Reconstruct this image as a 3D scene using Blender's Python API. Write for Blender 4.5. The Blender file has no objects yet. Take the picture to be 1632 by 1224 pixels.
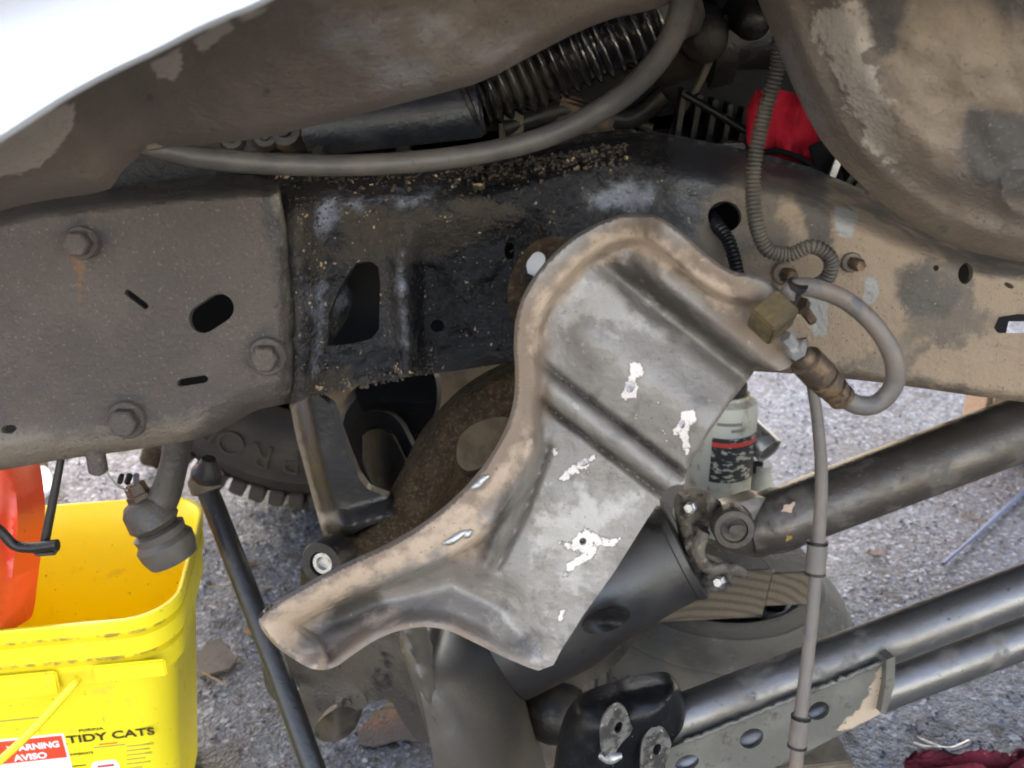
import bpy, bmesh, math, random
import numpy as np
from mathutils import Vector, Matrix
from mathutils.geometry import delaunay_2d_cdt

random.seed(7)
rng = np.random.default_rng(7)
S = bpy.context.scene
R = math.radians

# ------------------------------------------------------------------ camera, sky, sun, exposure
PITCH = R(22.0)
CAMZ = 1.0
FPX = 1587.0            # focal length in photo pixels (1632 wide)
cam_d = bpy.data.cameras.new('camera')
cam_d.sensor_width = 36.0
cam_d.lens = FPX / 1632.0 * 36.0
cam_d.clip_start = 0.01
cam_d.clip_end = 500
cam_d.dof.use_dof = True
cam_d.dof.focus_distance = 0.93
cam_d.dof.aperture_fstop = 8.0
cam = bpy.data.objects.new('camera', cam_d)
S.collection.objects.link(cam)
cam.location = (0, 0, CAMZ)
cam.rotation_euler = (R(90) - PITCH, 0, 0)
S.camera = cam

SUN_EL, SUN_AZ = R(42), R(-28)      # azimuth from +Y towards +X; the sun stands beyond the truck
w = bpy.data.worlds.new('World')
S.world = w
w.use_nodes = True
nt = w.node_tree
bg = nt.nodes['Background']
sky = nt.nodes.new('ShaderNodeTexSky')
sky.sky_type = 'NISHITA'
sky.sun_disc = False
sky.sun_elevation = SUN_EL
sky.sun_rotation = SUN_AZ
sky.air_density = 1.0
sky.dust_density = 0.7
nt.links.new(sky.outputs[0], bg.inputs[0])
bg.inputs[1].default_value = 0.15
sun_d = bpy.data.lights.new('sun', 'SUN')
sun_d.energy = 0.5
sun_d.angle = R(20)
sun_d.color = (1.0, 0.97, 0.93)
sun = bpy.data.objects.new('sun', sun_d)
S.collection.objects.link(sun)
sdir = Vector((math.sin(SUN_AZ) * math.cos(SUN_EL), math.cos(SUN_AZ) * math.cos(SUN_EL), math.sin(SUN_EL)))
sun.rotation_euler = sdir.to_track_quat('Z', 'Y').to_euler()

S.view_settings.view_transform = 'Standard'
S.view_settings.look = 'None'
S.view_settings.gamma = 1.0
S.view_settings.exposure = 3.05
S.view_settings.use_white_balance = True      # the camera's own white balance, set for open shade
S.view_settings.white_balance_temperature = 8800
S.view_settings.white_balance_tint = 21
S.cycles.use_denoising = True
S.cycles.max_bounces = 5
S.cycles.diffuse_bounces = 4
S.cycles.glossy_bounces = 3
S.cycles.use_adaptive_sampling = True
S.cycles.adaptive_threshold = 0.02
S.cycles.caustics_reflective = False
S.cycles.filter_width = 1.9

# ------------------------------------------------------------------ helpers: pixels -> places
CT, ST = math.cos(PITCH), math.sin(PITCH)

def P(x, y, Y):
    """point at distance Y (metres in front of the lens, along the ground) seen at photo pixel x, y"""
    a = (np.asarray(x, float) - 816.0) / FPX
    b = (612.0 - np.asarray(y, float)) / FPX
    dx, dy, dz = a, CT + ST * b, -ST + CT * b
    t = np.asarray(Y, float) / dy
    return np.stack([dx * t, dy * t, CAMZ + dz * t], -1)

def PV(x, y, Y):
    return Vector(P(x, y, Y).tolist())

def PZ(x, y, Z):
    a = (x - 816.0) / FPX
    b = (612.0 - y) / FPX
    dx, dy, dz = a, CT + ST * b, -ST + CT * b
    t = (Z - CAMZ) / dz
    return Vector((dx * t, dy * t, Z))

def pxm(p):
    """photo pixels per metre at point p"""
    return FPX / (p[1] * CT + (CAMZ - p[2]) * ST)

def sstep(a, b, x):
    t = np.clip((x - a) / (b - a), 0, 1)
    return t * t * (3 - 2 * t)

def chaikin(pts, n=2, closed=True):
    p = np.asarray(pts, float)
    for _ in range(n):
        q = np.roll(p, -1, 0) if closed else p[1:]
        b = p if closed else p[:-1]
        a1, a2 = b * .75 + q * .25, b * .25 + q * .75
        r = np.empty((len(a1) * 2, p.shape[1]))
        r[0::2], r[1::2] = a1, a2
        if not closed:
            r = np.vstack([p[:1], r, p[-1:]])
        p = r
    return p

def resample(p, sp, closed=True):
    q = np.vstack([p, p[:1]]) if closed else p
    d = np.r_[0, np.cumsum(np.linalg.norm(np.diff(q, axis=0), axis=1))]
    n = max(4, int(round(d[-1] / sp)))
    t = np.linspace(0, d[-1], n + 1)[:-1] if closed else np.linspace(0, d[-1], n + 1)
    return np.stack([np.interp(t, d, q[:, k]) for k in range(q.shape[1])], 1)

def inside(x, y, poly):
    r = np.zeros(x.shape, bool)
    n = len(poly)
    j = n - 1
    for i in range(n):
        xi, yi = poly[i]
        xj, yj = poly[j]
        if yi != yj:
            c = ((yi > y) != (yj > y)) & (x < (xj - xi) * (y - yi) / (yj - yi) + xi)
            r ^= c
        j = i
    return r

def dist(x, y, poly, closed=False):
    poly = np.asarray(poly, float)
    d = np.full(np.shape(x), 1e9)
    n = len(poly)
    for i in range(n if closed else n - 1):
        ax, ay = poly[i]
        bx, by = poly[(i + 1) % n]
        ux, uy = bx - ax, by - ay
        L = ux * ux + uy * uy + 1e-9
        t = np.clip(((x - ax) * ux + (y - ay) * uy) / L, 0, 1)
        d = np.minimum(d, np.hypot(x - ax - t * ux, y - ay - t * uy))
    return d

def sdf(x, y, poly):
    d = dist(x, y, poly, True)
    return np.where(inside(x, y, poly), d, -d)

_vt = {}
def vnoise(x, y, scale, seed=0):
    if seed not in _vt:
        _vt[seed] = np.random.default_rng(seed).random((64, 64))
    T = _vt[seed]
    u, v = x / scale, y / scale
    i, j = np.floor(u).astype(int), np.floor(v).astype(int)
    fu, fv = u - i, v - j
    fu, fv = fu * fu * (3 - 2 * fu), fv * fv * (3 - 2 * fv)
    g = lambda a, b: T[a % 64, b % 64]
    return (g(i, j) * (1 - fu) * (1 - fv) + g(i + 1, j) * fu * (1 - fv) + g(i, j + 1) * (1 - fu) * fv + g(i + 1, j + 1) * fu * fv) - .5

def polymask(polys, soft=14):
    def f(x, y):
        m = np.zeros(x.shape)
        for p in polys:
            m = np.maximum(m, np.clip(.5 + sdf(x, y, p) / soft * .5, 0, 1))
        return m
    return f

# ------------------------------------------------------------------ helpers: materials
def mat(name, base, rough=.6, metal=0.0, layers=(), bump=None, spec=.5, extra=None, bump2=None):
    m = bpy.data.materials.new(name)
    m.use_nodes = True
    t = m.node_tree
    N, Lk = t.nodes, t.links
    bs = N['Principled BSDF']
    tc = N.new('ShaderNodeTexCoord')
    def noise(scale, detail=5, rough_=.6, dist_=0.0, stretch=None):
        n = N.new('ShaderNodeTexNoise')
        n.inputs['Scale'].default_value = scale
        n.inputs['Detail'].default_value = detail
        n.inputs['Roughness'].default_value = rough_
        n.inputs['Distortion'].default_value = dist_
        if stretch:
            mp = N.new('ShaderNodeMapping')
            mp.inputs['Scale'].default_value = stretch
            Lk.new(tc.outputs['Object'], mp.inputs[0])
            Lk.new(mp.outputs[0], n.inputs['Vector'])
        else:
            Lk.new(tc.outputs['Object'], n.inputs['Vector'])
        return n
    def mrange(sock, lo, hi):
        r = N.new('ShaderNodeMapRange')
        r.inputs[1].default_value, r.inputs[2].default_value = lo, hi
        r.interpolation_type = 'SMOOTHSTEP'
        Lk.new(sock, r.inputs[0])
        return r.outputs[0]
    def math_(op, a, b):
        q = N.new('ShaderNodeMath')
        q.operation = op
        for i, v in enumerate((a, b)):
            if isinstance(v, (int, float)):
                q.inputs[i].default_value = v
            else:
                Lk.new(v, q.inputs[i])
        return q.outputs[0]
    rgb = N.new('ShaderNodeRGB')
    rgb.outputs[0].default_value = (*base, 1)
    col = rgb.outputs[0]
    rv = N.new('ShaderNodeValue')
    rv.outputs[0].default_value = rough
    rsock = rv.outputs[0]
    mv = N.new('ShaderNodeValue')
    mv.outputs[0].default_value = metal
    msock = mv.outputs[0]
    for L in layers:
        k = L['k']
        if k == 'noise':
            n = noise(L['s'], L.get('d', 3), L.get('r', .6), L.get('dist', 0), L.get('st'))
            f = mrange(n.outputs[0], L['lo'], L['hi'])
        elif k == 'vor':
            v = N.new('ShaderNodeTexVoronoi')
            v.inputs['Scale'].default_value = L['s']
            Lk.new(tc.outputs['Object'], v.inputs['Vector'])
            f = mrange(v.outputs['Distance'], L['hi'], L['lo'])
        elif k == 'attr':
            a = N.new('ShaderNodeAttribute')
            a.attribute_name = L['n']
            n = noise(L.get('s', 60), L.get('d', 4), .65)
            amp = L.get('amp', .5)
            q = math_('MULTIPLY', math_('SUBTRACT', n.outputs[0], .5), amp)
            f = mrange(math_('ADD', a.outputs['Fac'], q), L.get('lo', .42), L.get('hi', .58))
        elif k == 'cells':      # each stone its own tint
            v = N.new('ShaderNodeTexVoronoi')
            v.inputs['Scale'].default_value = L['s']
            Lk.new(tc.outputs['Object'], v.inputs['Vector'])
            sp = N.new('ShaderNodeSeparateColor')
            Lk.new(v.outputs['Color'], sp.inputs[0])
            f = mrange(sp.outputs[0], L['lo'], L['hi'])
        if L.get('amt', 1) != 1:
            f = math_('MULTIPLY', f, L['amt'])
        mx = N.new('ShaderNodeMix')
        mx.data_type = 'RGBA'
        Lk.new(f, mx.inputs[0])
        Lk.new(col, mx.inputs[6])
        mx.inputs[7].default_value = (*L['c'], 1)
        col = mx.outputs[2]
        if 'rg' in L:
            m2 = N.new('ShaderNodeMix')
            Lk.new(f, m2.inputs[0])
            Lk.new(rsock, m2.inputs[2])
            m2.inputs[3].default_value = L['rg']
            rsock = m2.outputs[0]
        if 'mt' in L:
            m2 = N.new('ShaderNodeMix')
            Lk.new(f, m2.inputs[0])
            Lk.new(msock, m2.inputs[2])
            m2.inputs[3].default_value = L['mt']
            msock = m2.outputs[0]
    Lk.new(col, bs.inputs['Base Color'])
    Lk.new(rsock, bs.inputs['Roughness'])
    Lk.new(msock, bs.inputs['Metallic'])
    bs.inputs['Specular IOR Level'].default_value = spec
    nrm = None
    for b in (bump, bump2):
        if not b:
            continue
        n = noise(b[0], b[3] if len(b) > 3 else 4, .65)
        bp = N.new('ShaderNodeBump')
        bp.inputs['Strength'].default_value = min(1.0, b[1] * 1.5)
        bp.inputs['Distance'].default_value = b[2] * 1.6
        Lk.new(n.outputs[0], bp.inputs['Height'])
        if nrm:
            Lk.new(nrm, bp.inputs['Normal'])
        nrm = bp.outputs[0]
    if nrm:
        Lk.new(nrm, bs.inputs['Normal'])
    if extra:
        extra(m, bs)
    return m

TAN = (.30, .205, .125)
MUD = (.115, .088, .066)
# ground
M_ASPH = mat('asphalt', (.033, .044, .064), .52, layers=[
    dict(k='noise', s=1.6, lo=.45, hi=.65, c=(.044, .037, .031), amt=.9, rg=.8),
    dict(k='cells', s=210, lo=.25, hi=.95, c=(.080, .104, .150), amt=.8, rg=.45),
    dict(k='cells', s=150, lo=.86, hi=.95, c=(.16, .195, .26), rg=.35, amt=.85),
    dict(k='cells', s=95, lo=.16, hi=.05, c=(.008, .008, .010)),
    dict(k='noise', s=3.5, lo=.56, hi=.66, c=(.014, .014, .015), amt=.8, rg=.5),
    dict(k='noise', s=11, lo=.56, hi=.75, c=(.055, .038, .024), amt=.9, rg=.85),
], bump=(150, 1, .007, 3), bump2=(40, .6, .008, 4))
M_STONE = mat('pebble', (.075, .092, .125), .5, layers=[dict(k='cells', s=60, lo=.3, hi=.9, c=(.035, .033, .034)), dict(k='cells', s=43, lo=.78, hi=.86, c=(.24, .24, .25))], bump=(400, .5, .001))
M_STRAW = mat('straw', (.22, .145, .08), .8, bump=(300, .4, .001))
# dirty chassis steel
M_PLATE = mat('dusty_frame_paint', (.068, .050, .040), .72, layers=[
    dict(k='noise', s=5, lo=.42, hi=.62, c=(.086, .063, .049), amt=.9),
    dict(k='noise', s=14, lo=.60, hi=.70, c=(.062, .048, .040), st=(1, 1, .25), amt=.7),
    dict(k='noise', s=13, lo=.42, hi=.62, c=(.094, .068, .052), amt=.6),
    dict(k='noise', s=90, lo=.5, hi=.72, c=(.075, .06, .05), amt=.6),
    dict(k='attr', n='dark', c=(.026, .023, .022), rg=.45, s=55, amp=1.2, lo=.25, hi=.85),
    dict(k='attr', n='rust', c=(.15, .072, .038), s=110, amp=1.1, lo=.45, hi=.8),
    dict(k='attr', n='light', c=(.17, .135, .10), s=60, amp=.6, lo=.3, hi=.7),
    dict(k='noise', s=420, lo=.58, hi=.72, c=(.05, .04, .033)),
    dict(k='noise', s=360, lo=.40, hi=.28, c=(.19, .145, .11), amt=.7),
], bump=(260, .6, .0018), bump2=(40, .4, .003))
M_GREASE = mat('greasy_frame_steel', (.014, .0125, .0125), .30, layers=[
    dict(k='noise', s=22, lo=.45, hi=.68, c=(.032, .026, .022), rg=.45),
    dict(k='attr', n='dirt', c=(.046, .034, .023), rg=.85, s=85, amp=.8, lo=.35, hi=.6),
    dict(k='attr', n='highlight', c=(.20, .205, .23), rg=.22, s=45, amp=1.2, lo=.4, hi=.9, d=5),  # bluish-white highlights put into the colour
    dict(k='attr', n='wet', c=(.006, .0055, .006), rg=.12, s=50, amp=.7),
    dict(k='noise', s=230, lo=.66, hi=.72, c=(.34, .25, .16), rg=.8),
    dict(k='noise', s=330, lo=.27, hi=.23, c=(.01, .01, .01)),
], bump=(190, .8, .003, 5), bump2=(50, .5, .005), spec=.45)
M_RAILSHADE = mat('rail_inside_shade', (.012, .011, .010), .7, spec=.2)  # flat black stands for the shade inside the boxed rail
M_TANF = mat('clay_stained_frame', (.125, .094, .068), .7, layers=[
    dict(k='noise', s=10, lo=.42, hi=.64, c=(.185, .135, .09), amt=.8),
    dict(k='attr', n='clay', c=(.27, .187, .122), rg=.85, s=40, amp=1.1, lo=.4, hi=.62),
    dict(k='attr', n='dark', c=(.035, .034, .035), rg=.42, s=40, amp=.8, lo=.35, hi=.65),
    dict(k='attr', n='grey', c=(.26, .24, .21), rg=.55, s=60, amp=.8),
    dict(k='attr', n='stain', c=(.085, .068, .052), s=45, amp=.8, lo=.35, hi=.65),
    dict(k='noise', s=240, lo=.62, hi=.72, c=(.07, .05, .035), amt=.8),
    dict(k='noise', s=310, lo=.34, hi=.28, c=(.30, .23, .16), amt=.7),
], bump=(210, .45, .0018), bump2=(26, .35, .004))
M_BRACK = mat('bracket_grey_paint', (.178, .152, .128), .38, 0, layers=[
    dict(k='noise', s=16, lo=.4, hi=.62, c=(.225, .195, .165), amt=.7, rg=.34),
    dict(k='noise', s=70, lo=.52, hi=.68, c=(.125, .110, .092), amt=.7, st=(1, 1, .6)),
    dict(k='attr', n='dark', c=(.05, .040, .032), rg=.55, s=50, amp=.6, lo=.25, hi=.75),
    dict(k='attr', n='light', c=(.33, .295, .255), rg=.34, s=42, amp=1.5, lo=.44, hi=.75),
    dict(k='attr', n='brown', c=(.19, .130, .090), rg=.85, s=45, amp=.7, lo=.25, hi=.75),
    dict(k='attr', n='clay', c=(.40, .285, .20), rg=.95, s=55, amp=1.6, lo=.24, hi=.76),
    dict(k='attr', n='prim', c=(.15, .115, .09), rg=.8, s=200, amp=2.2, lo=.40, hi=.60),
    dict(k='attr', n='prim', c=(.62, .54, .48), rg=.7, mt=0, s=200, amp=2.2, lo=.58, hi=.80),
    dict(k='noise', s=380, lo=.64, hi=.72, c=(.07, .055, .045), amt=.8),
    dict(k='noise', s=120, lo=.33, hi=.27, c=(.34, .30, .25), amt=.5),
], bump=(140, .3, .0016), bump2=(22, .3, .003))
M_APRON = mat('dusty_undercoat', (.150, .112, .086), .8, layers=[
    dict(k='noise', s=9, lo=.4, hi=.65, c=(.175, .130, .098), amt=.8),
    dict(k='noise', s=16, lo=.55, hi=.72, c=(.125, .098, .078), amt=.6, st=(1.5, 1, .5)),
    dict(k='attr', n='peel', c=(.42, .345, .275), rg=.9, s=90, amp=1.2, lo=.42, hi=.58),
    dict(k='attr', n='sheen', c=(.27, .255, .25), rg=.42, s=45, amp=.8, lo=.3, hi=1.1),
    dict(k='attr', n='clay', c=(.235, .170, .118), rg=.85, s=28, amp=1.1, lo=.2, hi=.8, d=5),
    dict(k='attr', n='dark', c=(.075, .062, .052), s=55, amp=1.2, lo=.2, hi=.8, d=5),
    dict(k='noise', s=300, lo=.60, hi=.74, c=(.06, .048, .038), amt=.8),
    dict(k='noise', s=380, lo=.40, hi=.28, c=(.25, .19, .14), amt=.6),
], bump=(260, .5, .0016), bump2=(30, .2, .003))
M_WHITE = mat('white_body_paint', (.80, .80, .80), .22, layers=[dict(k='noise', s=6, lo=.5, hi=.8, c=(.72, .73, .76))])
M_BLACKP = mat('black_paint', (.006, .006, .0065), .32, layers=[dict(k='noise', s=330, lo=.69, hi=.73, c=(.25, .25, .25)), dict(k='noise', s=40, lo=.5, hi=.8, c=(.014, .013, .013), rg=.5)], bump=(90, .25, .001), spec=.22)
M_BLACKM = mat('matt_black_paint', (.005, .005, .006), .55, layers=[dict(k='noise', s=60, lo=.6, hi=.8, c=(.016, .013, .01))], bump=(90, .3, .0015), spec=.15)
M_DARKST = mat('dark_oily_steel', (.013, .011, .010), .36, 0, layers=[
    dict(k='noise', s=18, lo=.45, hi=.7, c=(.028, .021, .016), rg=.6), dict(k='noise', s=180, lo=.6, hi=.75, c=(.06, .043, .03), rg=.8, amt=.7)], bump=(140, .3, .0015), spec=.35)
M_BRACE = mat('dusty_black_brace', (.014, .013, .012), .36, layers=[dict(k='noise', s=25, lo=.5, hi=.75, c=(.035, .028, .021), rg=.6)], bump=(160, .3, .0012))
M_HOUSD = mat('dark_smooth_casting', (.036, .031, .027), .40, layers=[dict(k='noise', s=9, lo=.45, hi=.65, c=(.062, .050, .040), rg=.6), dict(k='noise', s=40, lo=.6, hi=.72, c=(.015, .013, .012), rg=.3), dict(k='noise', s=200, lo=.64, hi=.72, c=(.08, .065, .05), amt=.7)], bump=(160, .25, .001), spec=.7)
M_DARKDUST = mat('dusty_dark_casting', (.043, .035, .029), .45, 0, layers=[
    dict(k='noise', s=14, lo=.42, hi=.62, c=(.072, .055, .041), amt=.9, rg=.6), dict(k='noise', s=40, lo=.55, hi=.72, c=(.014, .013, .014), rg=.28), dict(k='noise', s=300, lo=.62, hi=.72, c=(.14, .11, .08), amt=.6)], bump=(200, .35, .0015), bump2=(30, .25, .003))
M_RUSTDIRT = mat('caked_brown_dirt', (.048, .032, .020), .95, layers=[dict(k='noise', s=60, lo=.4, hi=.65, c=(.080, .054, .032)), dict(k='noise', s=240, lo=.5, hi=.7, c=(.115, .08, .05)), dict(k='noise', s=14, lo=.55, hi=.75, c=(.026, .02, .015))], bump=(190, 1.0, .006, 6), spec=.1)
M_TANDUST = mat('tan_dust', (.15, .112, .076), .85, layers=[dict(k='noise', s=25, lo=.45, hi=.7, c=(.09, .066, .045))], bump=(200, .4, .002))
M_SATIN = mat('satin_tube_paint', (.17, .16, .15), .33, .75, layers=[dict(k='noise', s=12, lo=.45, hi=.7, c=(.13, .115, .10), rg=.42), dict(k='noise', s=26, lo=.54, hi=.68, c=(.085, .068, .052), rg=.75, mt=0), dict(k='noise', s=150, lo=.62, hi=.72, c=(.02, .018, .016), mt=0), dict(k='noise', s=260, lo=.34, hi=.26, c=(.2, .15, .11), rg=.8, mt=0)], bump=(160, .2, .001), spec=1.0)
M_SHAFT = mat('driveshaft_steel', (.09, .072, .058), .4, .6, layers=[dict(k='noise', s=14, lo=.45, hi=.7, c=(.065, .048, .034), rg=.5), dict(k='noise', s=30, lo=.5, hi=.66, c=(.06, .045, .033), rg=.8, mt=0), dict(k='noise', s=60, lo=.62, hi=.72, c=(.02, .017, .014), mt=0), dict(k='noise', s=240, lo=.35, hi=.27, c=(.17, .12, .08), rg=.8, mt=0), dict(k='attr', n='chip', c=(.5, .34, .24), s=120, amp=.5)], bump=(160, .25, .0012), spec=1.0)
M_WEB = mat('olive_grey_plate', (.115, .106, .088), .5, .1, layers=[dict(k='noise', s=18, lo=.45, hi=.7, c=(.15, .138, .115)), dict(k='noise', s=45, lo=.56, hi=.7, c=(.07, .058, .045), rg=.8), dict(k='attr', n='rustchip', c=(.42, .31, .22), rg=.8, s=90, amp=.8), dict(k='noise', s=120, lo=.63, hi=.72, c=(.08, .07, .055))], bump=(150, .25, .001))
M_RUBBER = mat('dusty_rubber', (.065, .057, .05), .5, layers=[dict(k='noise', s=25, lo=.45, hi=.68, c=(.10, .083, .067)), dict(k='noise', s=7, lo=.5, hi=.7, c=(.13, .10, .075), amt=.6), dict(k='noise', s=130, lo=.58, hi=.7, c=(.06, .055, .052))], bump=(200, .2, .001))
M_HOSE = mat('grey_brake_hose', (.115, .095, .080), .55, layers=[dict(k='noise', s=22, lo=.45, hi=.65, c=(.155, .115, .088)), dict(k='noise', s=40, lo=.58, hi=.7, c=(.075, .07, .07))], bump=(220, .25, .001))
M_LOOM = mat('black_wire_loom', (.045, .037, .030), .5, layers=[dict(k='noise', s=20, lo=.4, hi=.65, c=(.10, .078, .055), rg=.8)], bump=(200, .2, .001))
M_LOOMB = mat('clean_black_loom', (.006, .006, .007), .4, spec=.3)
M_BOOT = mat('black_rubber_boot', (.010, .009, .009), .16, layers=[dict(k='noise', s=18, lo=.45, hi=.7, c=(.035, .028, .022), rg=.4)], bump=(180, .1, .001), spec=1.0)
M_BRASS = mat('dirty_brass', (.17, .115, .05), .38, .6, layers=[dict(k='noise', s=60, lo=.42, hi=.62, c=(.10, .075, .045), rg=.7)], bump=(200, .4, .001))
M_FIT = mat('rusty_fitting', (.075, .05, .032), .5, .4, layers=[dict(k='noise', s=70, lo=.48, hi=.7, c=(.19, .11, .06), rg=.6), dict(k='noise', s=110, lo=.56, hi=.7, c=(.035, .028, .022))], bump=(220, .5, .0012))
M_ZINC = mat('bare_steel', (.42, .40, .37), .35, .7, layers=[dict(k='noise', s=60, lo=.5, hi=.7, c=(.16, .13, .10), rg=.6)], bump=(220, .3, .001))
M_JACKP = mat('jack_grey_paint', (.42, .41, .35), .45, layers=[dict(k='noise', s=28, lo=.55, hi=.72, c=(.27, .235, .17), rg=.7), dict(k='noise', s=90, lo=.66, hi=.72, c=(.1, .09, .075))], bump=(140, .15, .001))
M_JLAB = mat('worn_black_label', (.02, .02, .02), .5, layers=[dict(k='noise', s=75, lo=.52, hi=.60, c=(.40, .38, .32), st=(1, 1, 2.2))])
M_RED = mat('red_print', (.62, .05, .035), .5)
M_WOOD = mat('weathered_timber', (.095, .08, .066), .85, layers=[dict(k='noise', s=18, lo=.4, hi=.66, c=(.10, .082, .065), st=(6, .6, 6)), dict(k='noise', s=70, lo=.6, hi=.72, c=(.24, .19, .13))], bump=(70, .5, .002))
def endgrain(m, bs):
    t = m.node_tree
    tc = t.nodes.new('ShaderNodeTexCoord')
    mp = t.nodes.new('ShaderNodeMapping')
    mp.inputs['Location'].default_value = (-.22, -1.1, -.02)
    wv = t.nodes.new('ShaderNodeTexWave')
    wv.wave_type = 'RINGS'
    wv.rings_direction = 'Y'
    wv.inputs['Scale'].default_value = 26
    wv.inputs['Distortion'].default_value = 2.5
    wv.inputs['Detail'].default_value = 3
    rp = t.nodes.new('ShaderNodeValToRGB')
    rp.color_ramp.elements[0].color = (.135, .104, .072, 1)
    rp.color_ramp.elements[1].color = (.078, .058, .041, 1)
    rp.color_ramp.elements[0].position = .35
    t.links.new(tc.outputs['Object'], mp.inputs[0])
    t.links.new(mp.outputs[0], wv.inputs[0])
    t.links.new(wv.outputs[0], rp.inputs[0])
    t.links.new(rp.outputs[0], bs.inputs['Base Color'])
M_END = mat('timber_end_grain', (.33, .26, .17), .85, extra=endgrain, bump=(120, .4, .002))
M_DRUM = mat('grey_cast_iron', (.24, .205, .165), .7, layers=[dict(k='noise', s=13, lo=.42, hi=.62, c=(.15, .135, .115)), dict(k='noise', s=40, lo=.6, hi=.7, c=(.34, .30, .25)), dict(k='noise', s=20, lo=.34, hi=.28, c=(.06, .05, .045))], bump=(160, .3, .001))
M_TIRE = mat('dusty_tyre_rubber', (.022, .018, .016), .75, layers=[dict(k='noise', s=9, lo=.42, hi=.65, c=(.036, .027, .022))], bump=(120, .3, .002))
M_TIREL = mat('tyre_letter_rubber', (.034, .026, .021), .7)
M_YEL = mat('yellow_plastic', (.90, .70, .035), .4, layers=[dict(k='noise', s=10, lo=.5, hi=.8, c=(.90, .72, .05)), dict(k='noise', s=170, lo=.69, hi=.73, c=(.25, .17, .04)), dict(k='noise', s=5, lo=.5, hi=.75, c=(.74, .60, .06), amt=.5), dict(k='noise', s=34, lo=.60, hi=.72, c=(.60, .46, .06), amt=.45, rg=.6), dict(k='noise', s=60, lo=.67, hi=.72, c=(.40, .29, .06), amt=.5, st=(1, 1, .25)), dict(k='attr', n='grime', c=(.36, .25, .05), s=70, amp=1.0, lo=.5, hi=.75, rg=.7)], bump=(60, .06, .001))
def trans(m, bs):
    bs.inputs['Subsurface Weight'].default_value = .35
    bs.inputs['Subsurface Radius'].default_value = (.02, .014, .003)
    bs.inputs['Subsurface Scale'].default_value = .5
M_YELI = M_YEL
M_ORANGE = mat('red_orange_plastic', (.80, .075, .03), .35, layers=[dict(k='noise', s=10, lo=.5, hi=.8, c=(.85, .11, .04)), dict(k='noise', s=160, lo=.69, hi=.74, c=(.3, .03, .02))])
M_PRINT = mat('black_print', (.05, .035, .012), .5)
M_PRINTG = mat('grey_print', (.35, .30, .10), .5)
M_WHITEL = mat('white_label', (.85, .82, .82), .45)
M_BLUE = mat('blue_rod_paint', (.012, .03, .10), .4)
M_RAG = mat('red_rag', (.20, .028, .040), .95, layers=[dict(k='noise', s=14, lo=.45, hi=.7, c=(.07, .022, .03)), dict(k='noise', s=110, lo=.62, hi=.72, c=(.42, .12, .12))], bump=(500, .6, .002), spec=.1)
M_REDC = mat('red_knit_cloth', (.34, .010, .022), .9, layers=[dict(k='noise', s=40, lo=.5, hi=.75, c=(.15, .004, .010), st=(3, 1, .4))], bump=(260, .5, .002), spec=.15)
M_BLACKC = mat('black_trim_cloth', (.005, .005, .006), .9, spec=.1)
M_CARD = mat('grey_scrap', (.085, .072, .06), .85, layers=[dict(k='noise', s=30, lo=.45, hi=.7, c=(.05, .043, .036))], bump=(100, .4, .002))
def sheen_x(m, bs):
    t = m.node_tree
    tc = t.nodes.new('ShaderNodeTexCoord')
    n = t.nodes.new('ShaderNodeTexNoise')
    n.inputs['Scale'].default_value = 7
    n.inputs['Detail'].default_value = 2
    sx = t.nodes.new('ShaderNodeSeparateXYZ')
    t.links.new(tc.outputs['Object'], n.inputs[0])
    t.links.new(tc.outputs['Object'], sx.inputs[0])
    ad = t.nodes.new('ShaderNodeMath')
    ad.operation = 'MULTIPLY_ADD'
    ad.inputs[1].default_value = .12
    t.links.new(n.outputs[0], ad.inputs[0])
    t.links.new(sx.outputs[1], ad.inputs[2])
    mr = t.nodes.new('ShaderNodeMapRange')
    mr.inputs[1].default_value, mr.inputs[2].default_value = 1.16, 1.31
    t.links.new(ad.outputs[0], mr.inputs[0])
    rp = t.nodes.new('ShaderNodeValToRGB')
    el = rp.color_ramp.elements
    el[0].color = (.028, .024, .026, 1)
    el[1].color = (.10, .09, .03, 1)
    for p, c in ((.3, (.05, .02, .022, 1)), (.5, (.15, .05, .022, 1)), (.75, (.17, .10, .022, 1))):
        e = el.new(p)
        e.color = c
    t.links.new(mr.outputs[0], rp.inputs[0])
    vc = t.nodes.new('ShaderNodeTexVoronoi')
    vc.inputs['Scale'].default_value = 170
    sc_ = t.nodes.new('ShaderNodeSeparateColor')
    t.links.new(tc.outputs['Object'], vc.inputs['Vector'])
    t.links.new(vc.outputs['Color'], sc_.inputs[0])
    n2 = t.nodes.new('ShaderNodeTexNoise')
    n2.inputs['Scale'].default_value = 45
    t.links.new(tc.outputs['Object'], n2.inputs[0])
    m3 = t.nodes.new('ShaderNodeMath')
    m3.operation = 'ADD'
    t.links.new(sc_.outputs[0], m3.inputs[0])
    t.links.new(n2.outputs[0], m3.inputs[1])
    r3 = t.nodes.new('ShaderNodeMapRange')
    r3.inputs[1].default_value, r3.inputs[2].default_value = .6, 1.1
    t.links.new(m3.outputs[0], r3.inputs[0])
    mm = t.nodes.new('ShaderNodeMix')
    mm.data_type = 'RGBA'
    mm.inputs[6].default_value = (.028, .028, .030, 1)
    t.links.new(r3.outputs[0], mm.inputs[0])
    t.links.new(rp.outputs[0], mm.inputs[7])
    t.links.new(mm.outputs[2], bs.inputs['Base Color'])
M_SHEEN = mat('oil_film', (.3, .2, .05), .65, extra=sheen_x, bump=(170, .9, .006, 3))

# ------------------------------------------------------------------ helpers: objects
COL = S.collection

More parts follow.
